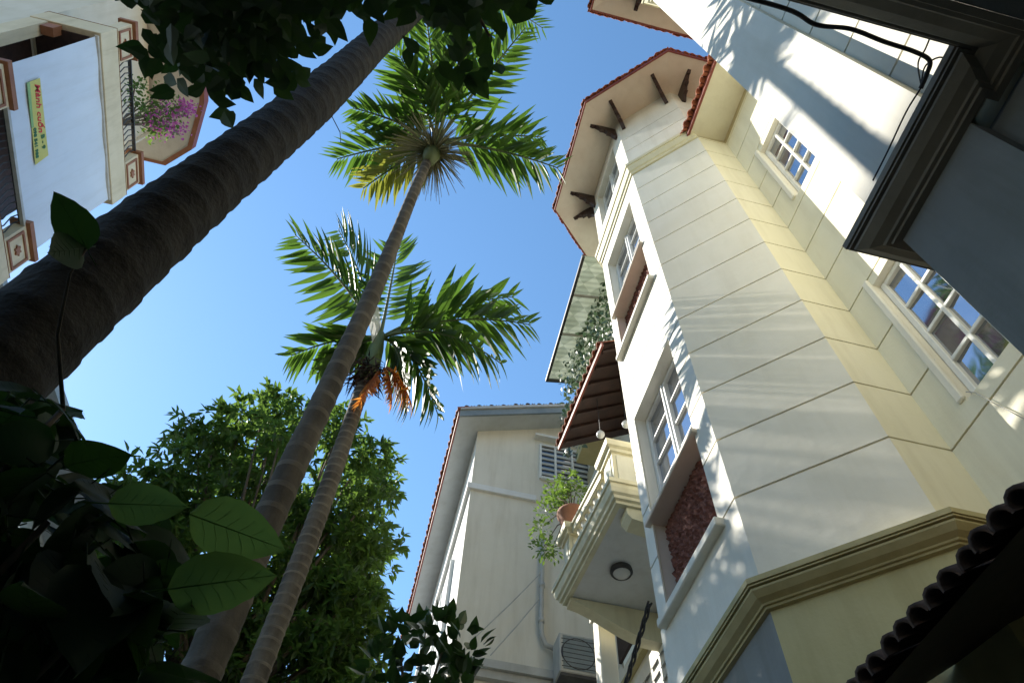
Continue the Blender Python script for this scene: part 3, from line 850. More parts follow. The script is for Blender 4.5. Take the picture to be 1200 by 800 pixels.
# close dark palm trunk crossing the upper left
p1 = thing('palm_tree', (-1.15, 1.38, 0), 'thick dark ringed palm trunk rising close to the camera on the left', 'palm', 'palms in the garden')
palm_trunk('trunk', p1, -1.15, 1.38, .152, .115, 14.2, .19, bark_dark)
for k in range(10):
    a = 2 * math.pi * k / 10 + .3
    frond(p1, (-1.15, 1.38, 14.3), (-1.15 + 1.7 * math.cos(a), 1.38 + 1.7 * math.sin(a), 14.6 + .5 * random.random()), .25, 22, .6, .07, palm_leaf, sheath_mat)
for z, a, L in ((6.3, .9, .2), (7.2, 2.4, .22)):
    ob('root_fibre', MB().tube([(-1.15 + .15 * math.cos(a), 1.38 + .15 * math.sin(a), z), (-1.15 + (.15 + L * .6) * math.cos(a), 1.38 + (.15 + L * .6) * math.sin(a), z - .02), (-1.15 + (.15 + L) * math.cos(a + .2), 1.38 + (.15 + L) * math.sin(a + .2), z + .08)], .003, 4), twig_mat, p1)

# ------------------------------------------------------------------ garden tree (lanceolate leaves)
def limbs(parent, root, height, clumps, r0, mat, fork):
    mb = MB().tube([(root[0], root[1], 0), (root[0] + .08, root[1], height * .5), fork], [r0, r0 * .8, r0 * .6], 10)
    ob('trunk', mb, mat, parent, True)
    lb = MB()
    for c in clumps:
        c = Vector(c); f = Vector(fork)
        mid = f.lerp(c, .5) + Vector((random.uniform(-.2, .2), random.uniform(-.2, .2), random.uniform(-.1, .3)))
        lb.tube([f, mid, c], [r0 * .32, r0 * .18, .012], 5)
    ob('limbs', lb, mat, parent, True)

TC = [(-2.37, 7.95, 10.83), (-2.84, 7.80, 10.14), (-3.04, 7.72, 9.57), (-3.28, 7.63, 8.75), (-3.50, 7.53, 8.23), (-1.42, 8.18, 10.84), (-.92, 8.25, 10.43), (-.64, 8.29, 9.55), (-.62, 8.29, 8.64), (-.42, 8.30, 7.82), (-.5, 8.29, 7.02), (-2.0, 8.06, 9.97), (-2.39, 7.95, 9.17), (-2.81, 7.81, 8.40), (-3.14, 7.68, 7.79), (-1.43, 8.18, 8.95), (-.97, 8.24, 9.14), (-1.9, 8.08, 8.12), (-1.22, 8.21, 7.81), (-.73, 8.27, 7.69), (-1.57, 8.15, 7.16), (-1.04, 8.23, 6.84), (-2.2, 8.0, 7.16), (-2.73, 7.84, 7.43), (-3.15, 7.68, 7.16), (-1.71, 8.12, 6.42), (-.34, 8.30, 6.4), (-2.6, 7.9, 6.5), (-3.2, 7.6, 6.3), (-.2, 8.4, 5.9), (-.9, 8.3, 6.0), (-.55, 8.5, 5.4), (-1.4, 8.2, 5.6), (-2.0, 8.0, 5.6), (.05, 8.4, 5.2), (-.6, 8.3, 6.9), (-.25, 8.4, 7.3)]
tree = thing('broadleaf_tree', (-1.8, 8.3, 0), 'bright green leafy tree behind the two slim palms, lower left', 'tree')
clumps = []
for c in TC:
    clumps.append((Vector(c), .50))
    for k in range(2):
        clumps.append((Vector(c) + Vector((random.uniform(-.35, .35), random.uniform(.3, 1.3), random.uniform(-.4, .3))), .55))
clumps += [(Vector(c), .42) for c in ((-1.95, 7.0, 9.15), (-2.15, 7.6, 9.2), (-2.35, 7.25, 9.5))]
limbs(tree, (-1.8, 8.5), 5, [c for c, r in clumps], .16, twig_mat, (-1.75, 8.5, 5.6))
P = []; D = []; U = []; Sc = []
for c, r in clumps:
    for k in range(44 if r > .45 else 13):
        v = unit(1)[0]; rr = r * (random.random() ** .45)
        tw = np.array(c) + v * rr * np.array([1, 1, .85])
        ax = v + np.array([0, 0, .25])
        for q in range(9):
            d = ax * .5 + unit(1)[0] * .8 + np.array([0, 0, -.35])
            P.append(tw + unit(1)[0] * .04); D.append(d); U.append(np.array([0, 0, 1]) + unit(1)[0] * .4); Sc.append(random.uniform(.7, 1.2))
ob('crown', scatter(leaf_template(.165, .056, .22, .22, 3), np.array(P), np.array(D), np.array(U), np.array(Sc)), tree_leaf, tree, kind='stuff')

# ------------------------------------------------------------------ overhanging broad leaved branch, top of the view
over = thing('overhanging_tree', (-1.9, -1.6, 0), 'dark broad leaved canopy overhanging the top left of the view', 'tree')
OP = [(-1.62, .70), (-1.56, .93), (-1.48, 1.08), (-1.37, 1.09), (-1.18, 1.16), (-1.06, .97), (-.92, .98), (-.80, .76), (-.70, .77), (-.53, .63), (-.42, .67), (-.21, .74), (-.02, .69), (.04, .50), (.18, .36), (.25, .10), (.1, -.3), (-.8, -.5), (-1.8, -.3), (-1.75, .4)]
def inside(x, y, poly):
    c = False; j = len(poly) - 1
    for i in range(len(poly)):
        xi, yi = poly[i]; xj, yj = poly[j]
        if (yi > y) != (yj > y) and x < (xj - xi) * (y - yi) / (yj - yi) + xi: c = not c
        j = i
    return c
ob('trunk', MB().tube([(-1.9, -1.6, 0), (-1.85, -1.5, 2.5), (-1.6, -1.1, 4.4), (-1.2, -.5, 5.2)], [.14, .12, .09, .05], 10), twig_mat, over, True)
br = MB()
for e in ((-1.5, .8, 4.9), (-1.2, .95, 4.85), (-.9, .8, 4.9), (-.5, .5, 4.9), (-.1, .55, 4.9), (.1, .2, 4.9)):
    br.tube([(-1.2, -.5, 5.2), Vector((-1.2, -.5, 5.2)).lerp(Vector(e), .5) + Vector((0, 0, .12)), e], [.035, .02, .006], 6)
ob('branches', br, twig_mat, over, True)
P = []; D = []; U = []; Sc = []
def edge_dist(x, y):
    return min(math.hypot(x - (a[0] + (b[0] - a[0]) * t), y - (a[1] + (b[1] - a[1]) * t)) for a, b in zip(OP, OP[1:] + OP[:1]) for t in (0, .25, .5, .75))
ltm = [MB() for _ in range(3)]
leaf_meshes = []
for q in range(3):
    tv, tf = leaf_template(.115, .064 + .006 * q, .14, .06 + .05 * q, 5, .8)
    mb = MB(); mb.add([tuple(v) for v in tv], tf)
    leaf_meshes.append(mb.mesh('leaf', dark_leaf))
n_obj = 0; tries = 0
edge_leaves = []
while len(P) < 3000 and tries < 60000:
    tries += 1
    x, y_ = random.uniform(-1.85, .3), random.uniform(-.5, 1.2)
    if not inside(x, y_, OP): continue
    ed = edge_dist(x, y_)
    if x > -.75 and random.random() < .62: continue
    z = random.uniform(4.55, 5.35) if ed > .12 else random.uniform(4.7, 4.95)
    sc_ = (z - 1.6) / 3.2
    pos = np.array([x * sc_, y_ * sc_, z])
    d = unit(1)[0] * np.array([1, 1, .3]) + np.array([0, 0, -.06])
    if ed < .13:
        if random.random() < .6 and n_obj < 290:
            edge_leaves.append((pos, d)); n_obj += 1
        continue
    P.append(pos); D.append(d); U.append(np.array([0, 0, 1]) + unit(1)[0] * .5); Sc.append(random.uniform(.72, 1.02))
# unseen crown leaves added overhead and behind the viewer to block skylight
for k in range(7000):
    x, y_ = random.uniform(-4.2, 1.5), random.uniform(-4.4, -.12)
    z = random.uniform(4.75, 6.1)
    P.append(np.array([x, y_, z])); D.append(unit(1)[0] * np.array([1, 1, .3])); U.append(np.array([0, 0, 1]) + unit(1)[0] * .5); Sc.append(random.uniform(1.6, 2.2))
ob('crown', scatter(leaf_template(.12, .075, .15, .10, 5, .8), np.array(P), np.array(D), np.array(U), np.array(Sc)), dark_leaf, over, kind='stuff')
def place_leaf(me, parent, pos, d, upv, s, name='leaf'):
    d = Vector(d).normalized(); sd = Vector(upv).cross(d)
    if sd.length < .05: sd = d.orthogonal()
    sd.normalize(); u = d.cross(sd)
    o = link(name, me, parent)
    m = Matrix((d, sd, u)).transposed().to_4x4()
    o.matrix_basis = Matrix.Translation(Vector(pos)) @ m @ Matrix.Scale(s, 4)
    return o
for k, (pos, d) in enumerate(edge_leaves):
    place_leaf(leaf_meshes[k % 3], over, pos, d, (random.uniform(-.3, .3), random.uniform(-.3, .3), 1), random.uniform(.75, 1.05))

# ------------------------------------------------------------------ big leaved shrub close to the camera, lower left
shrub = thing('big_leaf_shrub', (-.75, 1.05, 0), 'dark shrub with large oval leaves close to the camera, bottom left', 'shrub')
def veined_leaf(L, Wd, fold, droop, mat, name='leaf'):
    mb = MB(); nx, ny = 12, 7
    vs = []; fs = []
    for i in range(nx + 1):
        u = i / nx
        w = Wd * .5 * (math.sin(math.pi * u ** .72) ** .8 if 0 < u < 1 else 0) + (.0015 if u in (0,) else 0)
        if u > .86: w *= 1 - (u - .86) * 1.5
        for j in range(ny):
            v = (j - ny // 2) / (ny // 2)
            w_j = w * (1 + .03 * math.sin(u * 41 + 2 * v))
            z = -droop * L * u * u + fold * abs(v) * w + .05 * L * math.sin(u * 4.3 + v) * v * abs(v) + .0016 * math.sin((u * 7 - abs(v) * 1.2) * 2 * math.pi) * abs(v) * (1 - abs(v) * .3) * 1.0
            vs.append((u * L, v * w_j, z))
    for i in range(nx):
        for j in range(ny - 1):
            k = i * ny + j; fs.append((k, k + 1, k + ny + 1, k + ny))
    mb.add(vs, fs)
    mb.tube([(0, 0, -.002), (L * .5, 0, -droop * L * .25 - .002), (L * .97, 0, -droop * L * .94)], [.0012, .0009, .0004], 5)
    for q in range(1, 7):
        for sg in (-1, 1):
            u0 = q / 8; u1 = u0 + .13; w1 = Wd * .5 * (math.sin(math.pi * u1 ** .72) ** .8) * .86
            mb.tube([(u0 * L, 0, -droop * L * u0 * u0 - .001), ((u0 + .085) * L, sg * w1 * .5, -droop * L * (u0 + .085) ** 2 + fold * w1 * .5 - .001), (u1 * L, sg * w1, -droop * L * u1 * u1 + fold * w1 - .001)], [.0006, .0005, .0003], 4, cap=False)
    mb.tube([(-.06, 0, .012), (0, 0, 0)], [.002, .002], 5)
    return mb.mesh(name, mat, True)
big = [veined_leaf(.19, .125, .15, .12, shrub_leaf), veined_leaf(.21, .14, .05, .25, shrub_leaf), veined_leaf(.17, .12, .25, .2, shrub_leaf)]
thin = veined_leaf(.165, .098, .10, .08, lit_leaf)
CAMP = Vector((0, 0, 1.6))
stems = MB()
for e in ((-.62, .92, 2.55), (-.5, .9, 2.3), (-.85, .85, 2.5), (-.4, .95, 2.15), (-.95, 1.1, 2.3), (-.25, 1.0, 2.05)):
    stems.tube([(-.75, 1.05, 0), (-.72, 1.05, 1.2), e], [.02, .014, .005], 6)
stems.tube([(-.62, .92, 2.55), (-.645, .80, 2.60), (-.650, .715, 2.66), (-.650, .693, 2.715)], [.004, .003, .0025, .002], 6)
ob('stems', stems, twig_mat, shrub, True)
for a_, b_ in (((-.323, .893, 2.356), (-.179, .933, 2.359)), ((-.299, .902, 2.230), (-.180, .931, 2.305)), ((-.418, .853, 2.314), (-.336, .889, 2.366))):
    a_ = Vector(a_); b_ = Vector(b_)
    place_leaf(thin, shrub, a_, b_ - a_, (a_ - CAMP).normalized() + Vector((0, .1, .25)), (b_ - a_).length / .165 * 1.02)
SP = [(-39, 38.5), (-35.5, 40.6), (-29.5, 38.0), (-25.4, 37.3), (-22.5, 37.0), (-19.8, 36.0), (-18.2, 33.0), (-16.5, 31.0), (-15, 28), (-19.1, 24), (-23.8, 22), (-34.0, 28)]
def shrub_pos():
    while True:
        az = random.uniform(-40, -14); el = random.uniform(20, 42); rr = random.uniform(.98, 1.6)
        if inside(az, el, SP):
            az = R(az); return Vector((rr * math.sin(az), rr * math.cos(az), 1.6 + rr * math.tan(R(el))))
for k in range(296):
    p = shrub_pos()
    to = (CAMP - p).normalized()
    d = Vector((random.uniform(-1, 1), random.uniform(-1, 1), random.uniform(-1.0, .3)))
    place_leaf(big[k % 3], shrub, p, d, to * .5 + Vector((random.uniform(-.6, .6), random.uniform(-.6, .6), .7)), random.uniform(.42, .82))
# single leaves lying against the trunk and the blind
for a_, b_, w_ in (((-.649, .694, 2.715), (-.711, .631, 2.763), 1.0), ((-.652, .691, 2.715), (-.675, .669, 2.622), 1.0)):
    a_ = Vector(a_); b_ = Vector(b_)
    place_leaf(big[1], shrub, a_, b_ - a_, (a_ - CAMP).normalized() + Vector((.3, 0, .2)), (b_ - a_).length / .21 * 1.05)

# ------------------------------------------------------------------ round leaved bush, bottom centre
bush = thing('round_leaf_bush', (.3, 3.5, 0), 'dark bush with thick round leaves in front of the beige house, bottom centre', 'bush')
BCL = [(.10, 3.40, 3.93), (.23, 3.39, 4.0), (.35, 3.38, 4.0), (.46, 3.36, 3.88), (.32, 3.38, 3.82), (.18, 3.40, 3.72), (.45, 3.37, 3.70), (.04, 3.40, 3.74), (.32, 3.38, 3.6), (.11, 3.40, 3.55), (.5, 3.4, 3.5), (.2, 3.45, 3.4), (-.05, 3.45, 3.5)]
sb_ = MB()
sb_.tube([(.3, 3.5, 0), (.28, 3.5, 1.8), (.25, 3.45, 3.3)], [.04, .03, .02], 8)
for c in BCL: sb_.tube([(.25, 3.45, 3.3), Vector((.25, 3.45, 3.3)).lerp(Vector(c), .6) + Vector((0, 0, .03)), c], [.012, .008, .004], 5)
ob('stems', sb_, twig_mat, bush, True)
rl = []
for q in range(2):
    tv, tf = leaf_template(.105, .062, .15 + .15 * q, .1, 5, .85)
    mb = MB(); mb.add([tuple(v) for v in tv], tf); rl.append(mb.mesh('leaf', bush_leaf))
for c in BCL:
    for k in range(22):
        v = unit(1)[0]; p = np.array(c) + v * .11 * random.random() ** .4
        d = v + np.array([0, 0, .5]) + unit(1)[0] * .5
        place_leaf(rl[k % 2], bush, p, d, unit(1)[0] * .6 + np.array([0, 0, .8]), random.uniform(.75, 1.15))

# ------------------------------------------------------------------ neighbour house at the end of the lane
nh = thing('neighbour_house', (2.6, 9.0, 0), 'beige gabled house with grey soffits at the end of the lane, beyond the balcony', 'house')
def gz(x): return 12.40 + .385 * (x - .57)
wall = MB()
wall.add([(1.0, 9, 0), (5.2, 9, 0), (5.2, 9, gz(5.2)), (1.0, 9, gz(1.0))], [(0, 1, 2, 3)], 0)
wall.add([(1.0, 9, 0), (1.0, 9, gz(1.0)), (1.0, 16, gz(1.0)), (1.0, 16, 0)], [(0, 1, 2, 3)], 1)
ob('wall', wall, [neigh_wall, neigh_white], nh)
rf = MB()
e0 = (.57, 8.6); 
rf.add([(.57, 8.6, gz(.57)), (5.2, 8.6, gz(5.2)), (5.2, 16, gz(5.2)), (.57, 16, gz(.57))], [(0, 3, 2, 1)])
ob('soffit', rf, rough_mat('pale_grey_soffit', (.50, .53, .54), (.58, .61, .62), 2, .7, .1, dirt=.3), nh)
ob('roof', MB().add([(.55, 8.58, gz(.55) + .24), (5.25, 8.58, gz(5.25) + .24), (5.25, 16, gz(5.25) + .24), (.55, 16, gz(.55) + .24)], [(0, 1, 2, 3)]), dark_tile, nh)
ob('rake_fascia', MB().obox((.56, 8.555, gz(.56) - .02), (4.7, 0, .385 * 4.7), (0, .04, 0), (0, 0, .17)), blue_grey, nh)
ob('rake_trim', MB().obox((.56, 8.52, gz(.56) + .152), (4.7, 0, .385 * 4.7), (0, .08, 0), (0, 0, .07)), metal_grey, nh)
tile_row('eave_tiles', None, (.50, 16, gz(.5) + .16), (.50, 8.56, gz(.5) + .16), (1, 0, 0), .385, .2, .065, .4, terracotta, nh)
ob('eave_fascia', MB().box(.535, .568, 8.56, 16, gz(.55) - .02, gz(.55) + .16), red_board, nh)
tile_row('ridge_tiles', None, (.56, 8.54, gz(.56) + .24), (5.2, 8.54, gz(5.2) + .24), (0, 1, 0), 0, .25, .05, .4, dark_tile, nh)
ob('string_course', MB().box(.93, 2.2, 8.94, 8.998, 10.93, 11.06).box(.93, .998, 8.998, 16, 10.93, 11.06), neigh_white, nh)
ob('string_course', MB().box(.90, 3.1, 8.84, 8.996, 7.48, 7.60).box(.94, 3.1, 8.90, 8.994, 7.36, 7.478), metal_grey, nh)
wn = ob('window', MB().box(2.26, 2.30, 8.95, 9.03, 11.56, 12.54).box(3.24, 3.28, 8.95, 9.03, 11.56, 12.54).box(2.30, 3.24, 8.952, 9.03, 12.50, 12.538).box(2.30, 3.24, 8.93, 9.03, 11.54, 11.60).box(2.56, 2.60, 8.955, 9.03, 11.6, 12.5).box(2.90, 2.94, 8.955, 9.03, 11.6, 12.5), frame_paint, nh)
for x0, x1 in ((2.30, 2.56), (2.60, 2.90), (2.94, 3.24)):
    ob('pane', MB().box(x0, x1, 8.985, 8.996, 11.6, 12.5), dark_pane, wn)
    for k in range(6):
        ob('bar', MB().box(x0, x1, 8.965, 8.98, 11.68 + k * .14, 11.74 + k * .14), metal_grey, wn)
ob('window_hood', MB().box(2.15, 3.4, 8.86, 8.998, 12.68, 12.74), neigh_white, nh)
for yy in (10.2, 11.6, 13.2):
    sh_ = ob('window', MB().box(.95, .998, yy, yy + .9, 8.2, 10.2).box(.93, .998, yy - .06, yy, 8.1, 10.3).box(.93, .998, yy + .9, yy + .96, 8.1, 10.3), frame_paint, nh)
ob('drain_pipe', MB().tube([(2.31, 8.9, 10.1), (2.30, 8.9, 9.3), (2.29, 8.9, 8.4), (2.30, 8.9, 8.18), (2.36, 8.9, 8.02), (2.55, 8.88, 7.95)], .038, 10), metal_grey, nh, True)
ob('pipe_collar', MB().tube([(2.30, 8.9, 9.02), (2.30, 8.9, 9.1)], .048, 10).tube([(2.29, 8.9, 8.38), (2.29, 8.9, 8.44)], .048, 10), metal_grey, nh, True)
for a, b, lab in (((1.33, 8.9, 7.95), (2.31, 8.88, 9.33), 'upper thin grey wire slanting across the beige gable wall'), ((1.56, 8.9, 7.70), (2.30, 8.88, 8.85), 'lower thin grey wire slanting across the beige gable wall')):
    a = Vector(a); b = Vector(b)
    w_ = ob('wire', MB().tube([a, a.lerp(b, .5) + Vector((0, 0, -.02)), b], .008, 5), metal_grey)
    tag(w_, lab, 'wire', 'wires on the gable wall')

# air conditioner
ac = thing('air_conditioner', (2.75, 8.6, 7.35), 'grey outdoor air conditioner unit under the balcony by the gable wall', 'air conditioner')
bevel(ob('casing', MB().box(2.45, 3.10, 8.5, 8.85, 7.38, 7.98), metal_grey, ac), .015)
ob('grille', MB().lathe(0, 0, [(.22, 0), (.235, .012), (.25, 0)], 24), metal_dark, ac).matrix_basis = Matrix.Translation((2.72, 8.498, 7.68)) @ Matrix.Rotation(R(90), 4, 'X')
fan = MB()
for k in range(7): fan.box(2.48 , 2.96, 8.488, 8.496, 7.46 + k * .07, 7.468 + k * .07)
ob('fan_guard', fan, metal_dark, ac)
ob('fan_well', MB().box(2.50, 2.95, 8.492, 8.499, 7.43, 7.94), blue_grey, ac)
ob('bracket', MB().box(2.47, 3.08, 8.5, 8.98, 7.33, 7.375), metal_dark, ac)

# ceiling lamp and globe lamps
cl = thing('ceiling_lamp', (2.47, 6.0, 7.0), 'round ceiling lamp with a dark rim under the balcony', 'lamp')
ob('rim', MB().lathe(2.47, 6.0, [(.12, 7.06), (.128, 7.01), (.115, 6.99), (.098, 6.995)], 24), metal_dark, cl, True)
ob('lamp_shade', MB().lathe(2.47, 6.0, [(.099, 7.0), (.08, 6.975), (.04, 6.962), (.001, 6.96)], 24), lamp_glass, cl, True)
for (x, y_, z), lab in (((2.56, 5.48, 9.05), 'glass globe lamp under the tiled canopy, nearer the bay wall'), ((2.28, 5.72, 9.03), 'glass globe lamp hanging in the dark of the tiled canopy')):
    gl = thing('globe_lamp', (x, y_, z), lab, 'lamp', 'globe lamps under the balcony canopy')
    ob('globe', MB().lathe(x, y_, [(.001, z - .06), (.035, z - .05), (.056, z - .015), (.056, z + .015), (.035, z + .05), (.015, z + .06)], 14), lamp_glass, gl, True)
    ob('lamp_stem', MB().tube([(x, y_, z + .08), (x, y_, 10.05)], .005, 6), metal_dark, gl)

# potted shrub on the balcony corner
pot = thing('flower_pot', (2.10, 6.55, 8.068), 'round clay pot standing on the far pier of the balcony', 'flower pot')
ob('bowl', MB().lathe(2.12, 6.62, [(.10, 8.07), (.155, 8.20), (.19, 8.34), (.205, 8.36), (.205, 8.39), (.185, 8.39), (.17, 8.34), (.001, 8.33)], 18), clay, pot, True)
ps = thing('potted_shrub', (2.12, 6.62, 8.34), 'light green shrub trailing from the clay pot on the balcony', 'plant')
PC = [(1.98, 6.75, 8.75), (1.95, 6.9, 8.95), (2.05, 6.7, 9.05), (2.0, 7.0, 9.2), (2.15, 6.75, 9.15), (1.85, 6.98, 8.72), (1.80, 7.05, 8.45), (1.83, 7.05, 8.1), (1.92, 6.92, 8.0), (2.2, 6.6, 8.8), (2.05, 6.85, 8.85)]
st = MB()
for c in PC: st.tube([(2.12, 6.62, 8.33), Vector((2.12, 6.62, 8.6)).lerp(Vector(c), .5), c], [.012, .008, .003], 5)
ob('stems', st, twig_mat, ps, True)
P = []; D = []; U = []; Sc = []
for c in PC:
    for k in range(85):
        v = unit(1)[0]; P.append(np.array(c) + v * .16 * random.random() ** .5); D.append(v + unit(1)[0] * .6); U.append(np.array([0, 0, 1]) + unit(1)[0] * .5); Sc.append(random.uniform(.7, 1.3))
ob('foliage', scatter(leaf_template(.06, .026, .2, .15, 3), np.array(P), np.array(D), np.array(U), np.array(Sc)), pot_leaf, ps, kind='stuff')

# vine on the terrace edge
vine = thing('hanging_vine', (2.75, 6.3, 11.5), 'variegated vine hanging from the terrace beside the bay, above the tiled canopy', 'vine')
P = []; D = []; U = []; Sc = []
for k in range(1500):
    yv = random.uniform(5.05, 7.35); u = (yv - 5.05) / 2.3
    zt = 12.9 - .15 * u; zb = 10.7 - .1 * u + .25 * math.sin(yv * 5)
    P.append(np.array([2.62 - .28 * u + random.uniform(-.13, .13), yv, random.uniform(zb, zt)])); D.append(unit(1)[0] + np.array([-.3, -.1, -.8])); U.append(np.array([-.8, -.4, .4]) + unit(1)[0] * .4); Sc.append(random.uniform(.6, 1.25))
ob('foliage', scatter(leaf_template(.105, .075, .15, .15, 4, .8), np.array(P), np.array(D), np.array(U), np.array(Sc)), vine_leaf, vine, kind='stuff')
vs_ = MB()
for k in range(10):
    yv = 5.2 + .22 * k; vs_.tube([(2.7, yv, 12.9), (2.62, yv + .05, 11.9), (2.6, yv, 10.8)], .006, 5)
ob('stems', vs_, twig_mat, vine)

# ------------------------------------------------------------------ cables
def smooth(pts, n=8):
    P_ = [Vector(p) for p in pts]; P_ = [P_[0] * 2 - P_[1]] + P_ + [P_[-1] * 2 - P_[-2]]
    out = []
    for i in range(1, len(P_) - 2):
        a, b, c, d = P_[i - 1:i + 3]
        for k in range(n):
            t = k / n
            out.append(.5 * ((2 * b) + (c - a) * t + (2 * a - 5 * b + 4 * c - d) * t * t + (3 * b - a - 3 * c + d) * t ** 3))
    return out + [P_[-2]]
cb = ob('cable_bundle', MB().tube(smooth([(.60, .13, 4.395), (.92, .128, 4.395), (1.04, .15, 4.385), (1.17, .135, 4.395), (1.30, .145, 4.385), (1.42, .15, 4.385), (1.49, .165, 4.385), (1.505, .21, 4.385), (1.51, .26, 4.385)]), .0085, 10), black_rubber, None, True)
tag(cb, 'thick black cable bundle running along the dark porch cornice, top right', 'cable')
for pts, lab in ((((1.51, .25, 4.395), (1.52, .19, 4.45), (1.56, .15, 4.46), (1.60, .16, 4.44), (1.63, .20, 4.395)), 'thin black cable looping off the bundle at the porch corner'), (((1.51, .25, 4.395), (1.515, .19, 4.5), (1.525, .14, 4.52), (1.53, .09, 4.54)), 'thin black cable rising straight up from the bundle at the porch corner'), (((1.51, .26, 4.385), (1.497, .35, 4.375), (1.505, .5, 4.375), (1.505, .62, 4.37)), 'thin black cable lying along the edge of the pilaster cornice')):
    tag(ob('thin_cable', MB().tube(smooth(pts), .0032, 6), black_rubber, None, True), lab, 'cable', 'thin cables at the porch corner')
tag(ob('wall_wire', MB().tube([(3.185, 1.90, 5.25), (3.185, 1.86, 5.19), (3.185, 1.80, 4.98), (3.185, 1.74, 4.78), (3.185, 1.66, 4.74)], .004, 5), metal_grey, None, True), 'thin wire hanging on the sunlit wall below the window between the bays', 'wire')
tw = MB()
for ph in (0, 2.1, 4.2):
    tw.tube([(2.62 + .02 * math.cos(k * .9 + ph), 5.70 + k * .07, 6.42 - k * .028 + .02 * math.sin(k * .9 + ph)) for k in range(22)], .012, 6)
tag(ob('twisted_cable', tw, black_rubber, None, True), 'twisted black cable strung below the balcony beside the bay corner', 'cable')

# ------------------------------------------------------------------ tube house on the left, with the roll blind
th = thing('tube_house', (-10.8, 6.8, 0), 'narrow cream house with brown mouldings and stacked balconies, upper left', 'house')
ob('wall', MB().box(-18, -10.6, 4.9, 8.95, -1, 23.9), tube_pale, th)
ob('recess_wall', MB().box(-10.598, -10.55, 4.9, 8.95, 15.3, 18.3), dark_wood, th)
for z0, z1 in ((18.45, 19.0), (13.6, 14.15)):
    bevel(ob('balcony_slab', MB().box(-10.6, -9.05, 4.82, 9.02, z0, z1), tube_cream, th), .01)
    ob('slab_moulding', sweep([(-10.6, 9.02), (-9.05, 9.02), (-9.05, 4.82), (-10.6, 4.82)], [(0, z1 - .02), (.05, z1), (.06, z1 + .06), (.11, z1 + .09), (.11, z1 + .17), (0, z1 + .19)]), brown_paint, th)
    ob('slab_top', MB().box(-10.6, -9.06, 4.83, 9.01, z1 + .002, z1 + .18), tube_cream, th)
    for y0, y1 in ((8.15, 8.95), (4.85, 5.65)):
        bevel(ob('balcony_pier', MB().box(-9.35, -9.08, y0, y1, z1 + .19, z1 + .95), tube_cream, th), .01)
        pf = MB().box(-9.078, -9.05, y0 + .06, y1 - .06, z1 + .28, z1 + .33).box(-9.078, -9.05, y0 + .06, y1 - .06, z1 + .78, z1 + .83).box(-9.078, -9.05, y0 + .06, y0 + .11, z1 + .332, z1 + .778).box(-9.078, -9.05, y1 - .11, y1 - .06, z1 + .332, z1 + .778)
        ob('pier_frame', pf, brown_paint, th)
        ym = (y0 + y1) / 2
        ob('pier_rosette', MB().prism([(-9.079, ym + (.10 + .03 * math.cos(6 * q)) * math.cos(q), z1 + .555 + (.08 + .025 * math.cos(6 * q)) * math.sin(q)) for q in [2 * math.pi * k / 24 for k in range(24)]], (.035, 0, 0)), brown_paint, th)
        ob('pier_cap', MB().box(-9.42, -9.0, y0 - .06, y1 + .06, z1 + .955, z1 + 1.08), brown_paint, th)
    for k in range(17):
        yy = 5.75 + k * .145
        ob('railing_bar', MB().tube([(-9.2, yy, z1 + .2), (-9.2, yy + .04, z1 + .45), (-9.2, yy - .04, z1 + .7), (-9.2, yy, z1 + .95)], .014, 5), metal_dark, th)
    ob('railing_top', MB().box(-9.24, -9.16, 5.66, 8.14, z1 + .96, z1 + 1.0).box(-9.23, -9.17, 5.66, 8.14, z1 + .24, z1 + .27), metal_dark, th)
ob('side_column', MB().box(-10.59, -10.2, 4.84, 5.1, 14.36, 18.44), tube_cream, th)
ob('carved_corbel', MB().box(-10.18, -9.9, 4.86, 5.06, 18.1, 18.44), brown_paint, th)
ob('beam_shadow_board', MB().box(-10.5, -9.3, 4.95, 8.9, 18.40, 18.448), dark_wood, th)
eave = [(-8.95, 5.2), (-8.95, 7.75), (-9.35, 9.35), (-10.2, 10.1), (-18, 10.1), (-18, 3.0), (-9.6, 3.0)]
es = MB().add([(x, y_, 24.0) for x, y_ in eave], [tuple(range(len(eave)))])
ob('soffit', es, tube_pale, th)
ef = MB(); er = MB()
for a, b in zip(eave, eave[1:] + eave[:1]):
    ef.quad((a[0], a[1], 23.96), (b[0], b[1], 23.96), (b[0], b[1], 24.3), (a[0], a[1], 24.3))
    c = Vector((-13, 6.7, 0))
    ia = Vector((a[0], a[1], 0)).lerp(c, .035); ib = Vector((b[0], b[1], 0)).lerp(c, .035)
    er.quad((a[0], a[1], 23.958), (b[0], b[1], 23.958), (ib.x, ib.y, 23.95), (ia.x, ia.y, 23.95))
ob('fascia', ef, red_board, th); ob('eave_moulding', er, brown_paint, th)
ob('roof', MB().add([(x, y_, 24.3) for x, y_ in eave] + [(-13, 6.7, 26)], [(i, (i + 1) % 7, 7) for i in range(7)]), terracotta, th)
ob('parapet_wall', MB().box(-10.55, -10.45, 8.952, 9.0, 19.2, 23.9), tube_pale, th)

bl = thing('roll_blind', (-9.1, 6.85, 16.75), 'large pale blue roll-up blind hanging across the balcony of the narrow house', 'blind')
bm = MB(); n = 24; vs = []; fs = []
for i in range(n + 1):
    yy = 4.9 + 3.95 * i / n
    for k in range(9):
        z = 15.12 + 3.30 * k / 8
        vs.append((-9.13 + .012 * math.sin(i * .9 + k * .6), yy, z))
for i in range(n):
    for k in range(8): a = i * 9 + k; fs.append((a, a + 9, a + 10, a + 1))
bm.add(vs, fs)
ob('sheet', bm, blind_mat, bl, True)
ob('bottom_bar', MB().box(-9.17, -9.09, 4.88, 8.87, 15.05, 15.12), metal_grey, bl)
ob('roller', MB().tube([(-9.13, 4.88, 18.43), (-9.13, 8.87, 18.43)], .05, 8), metal_grey, bl)

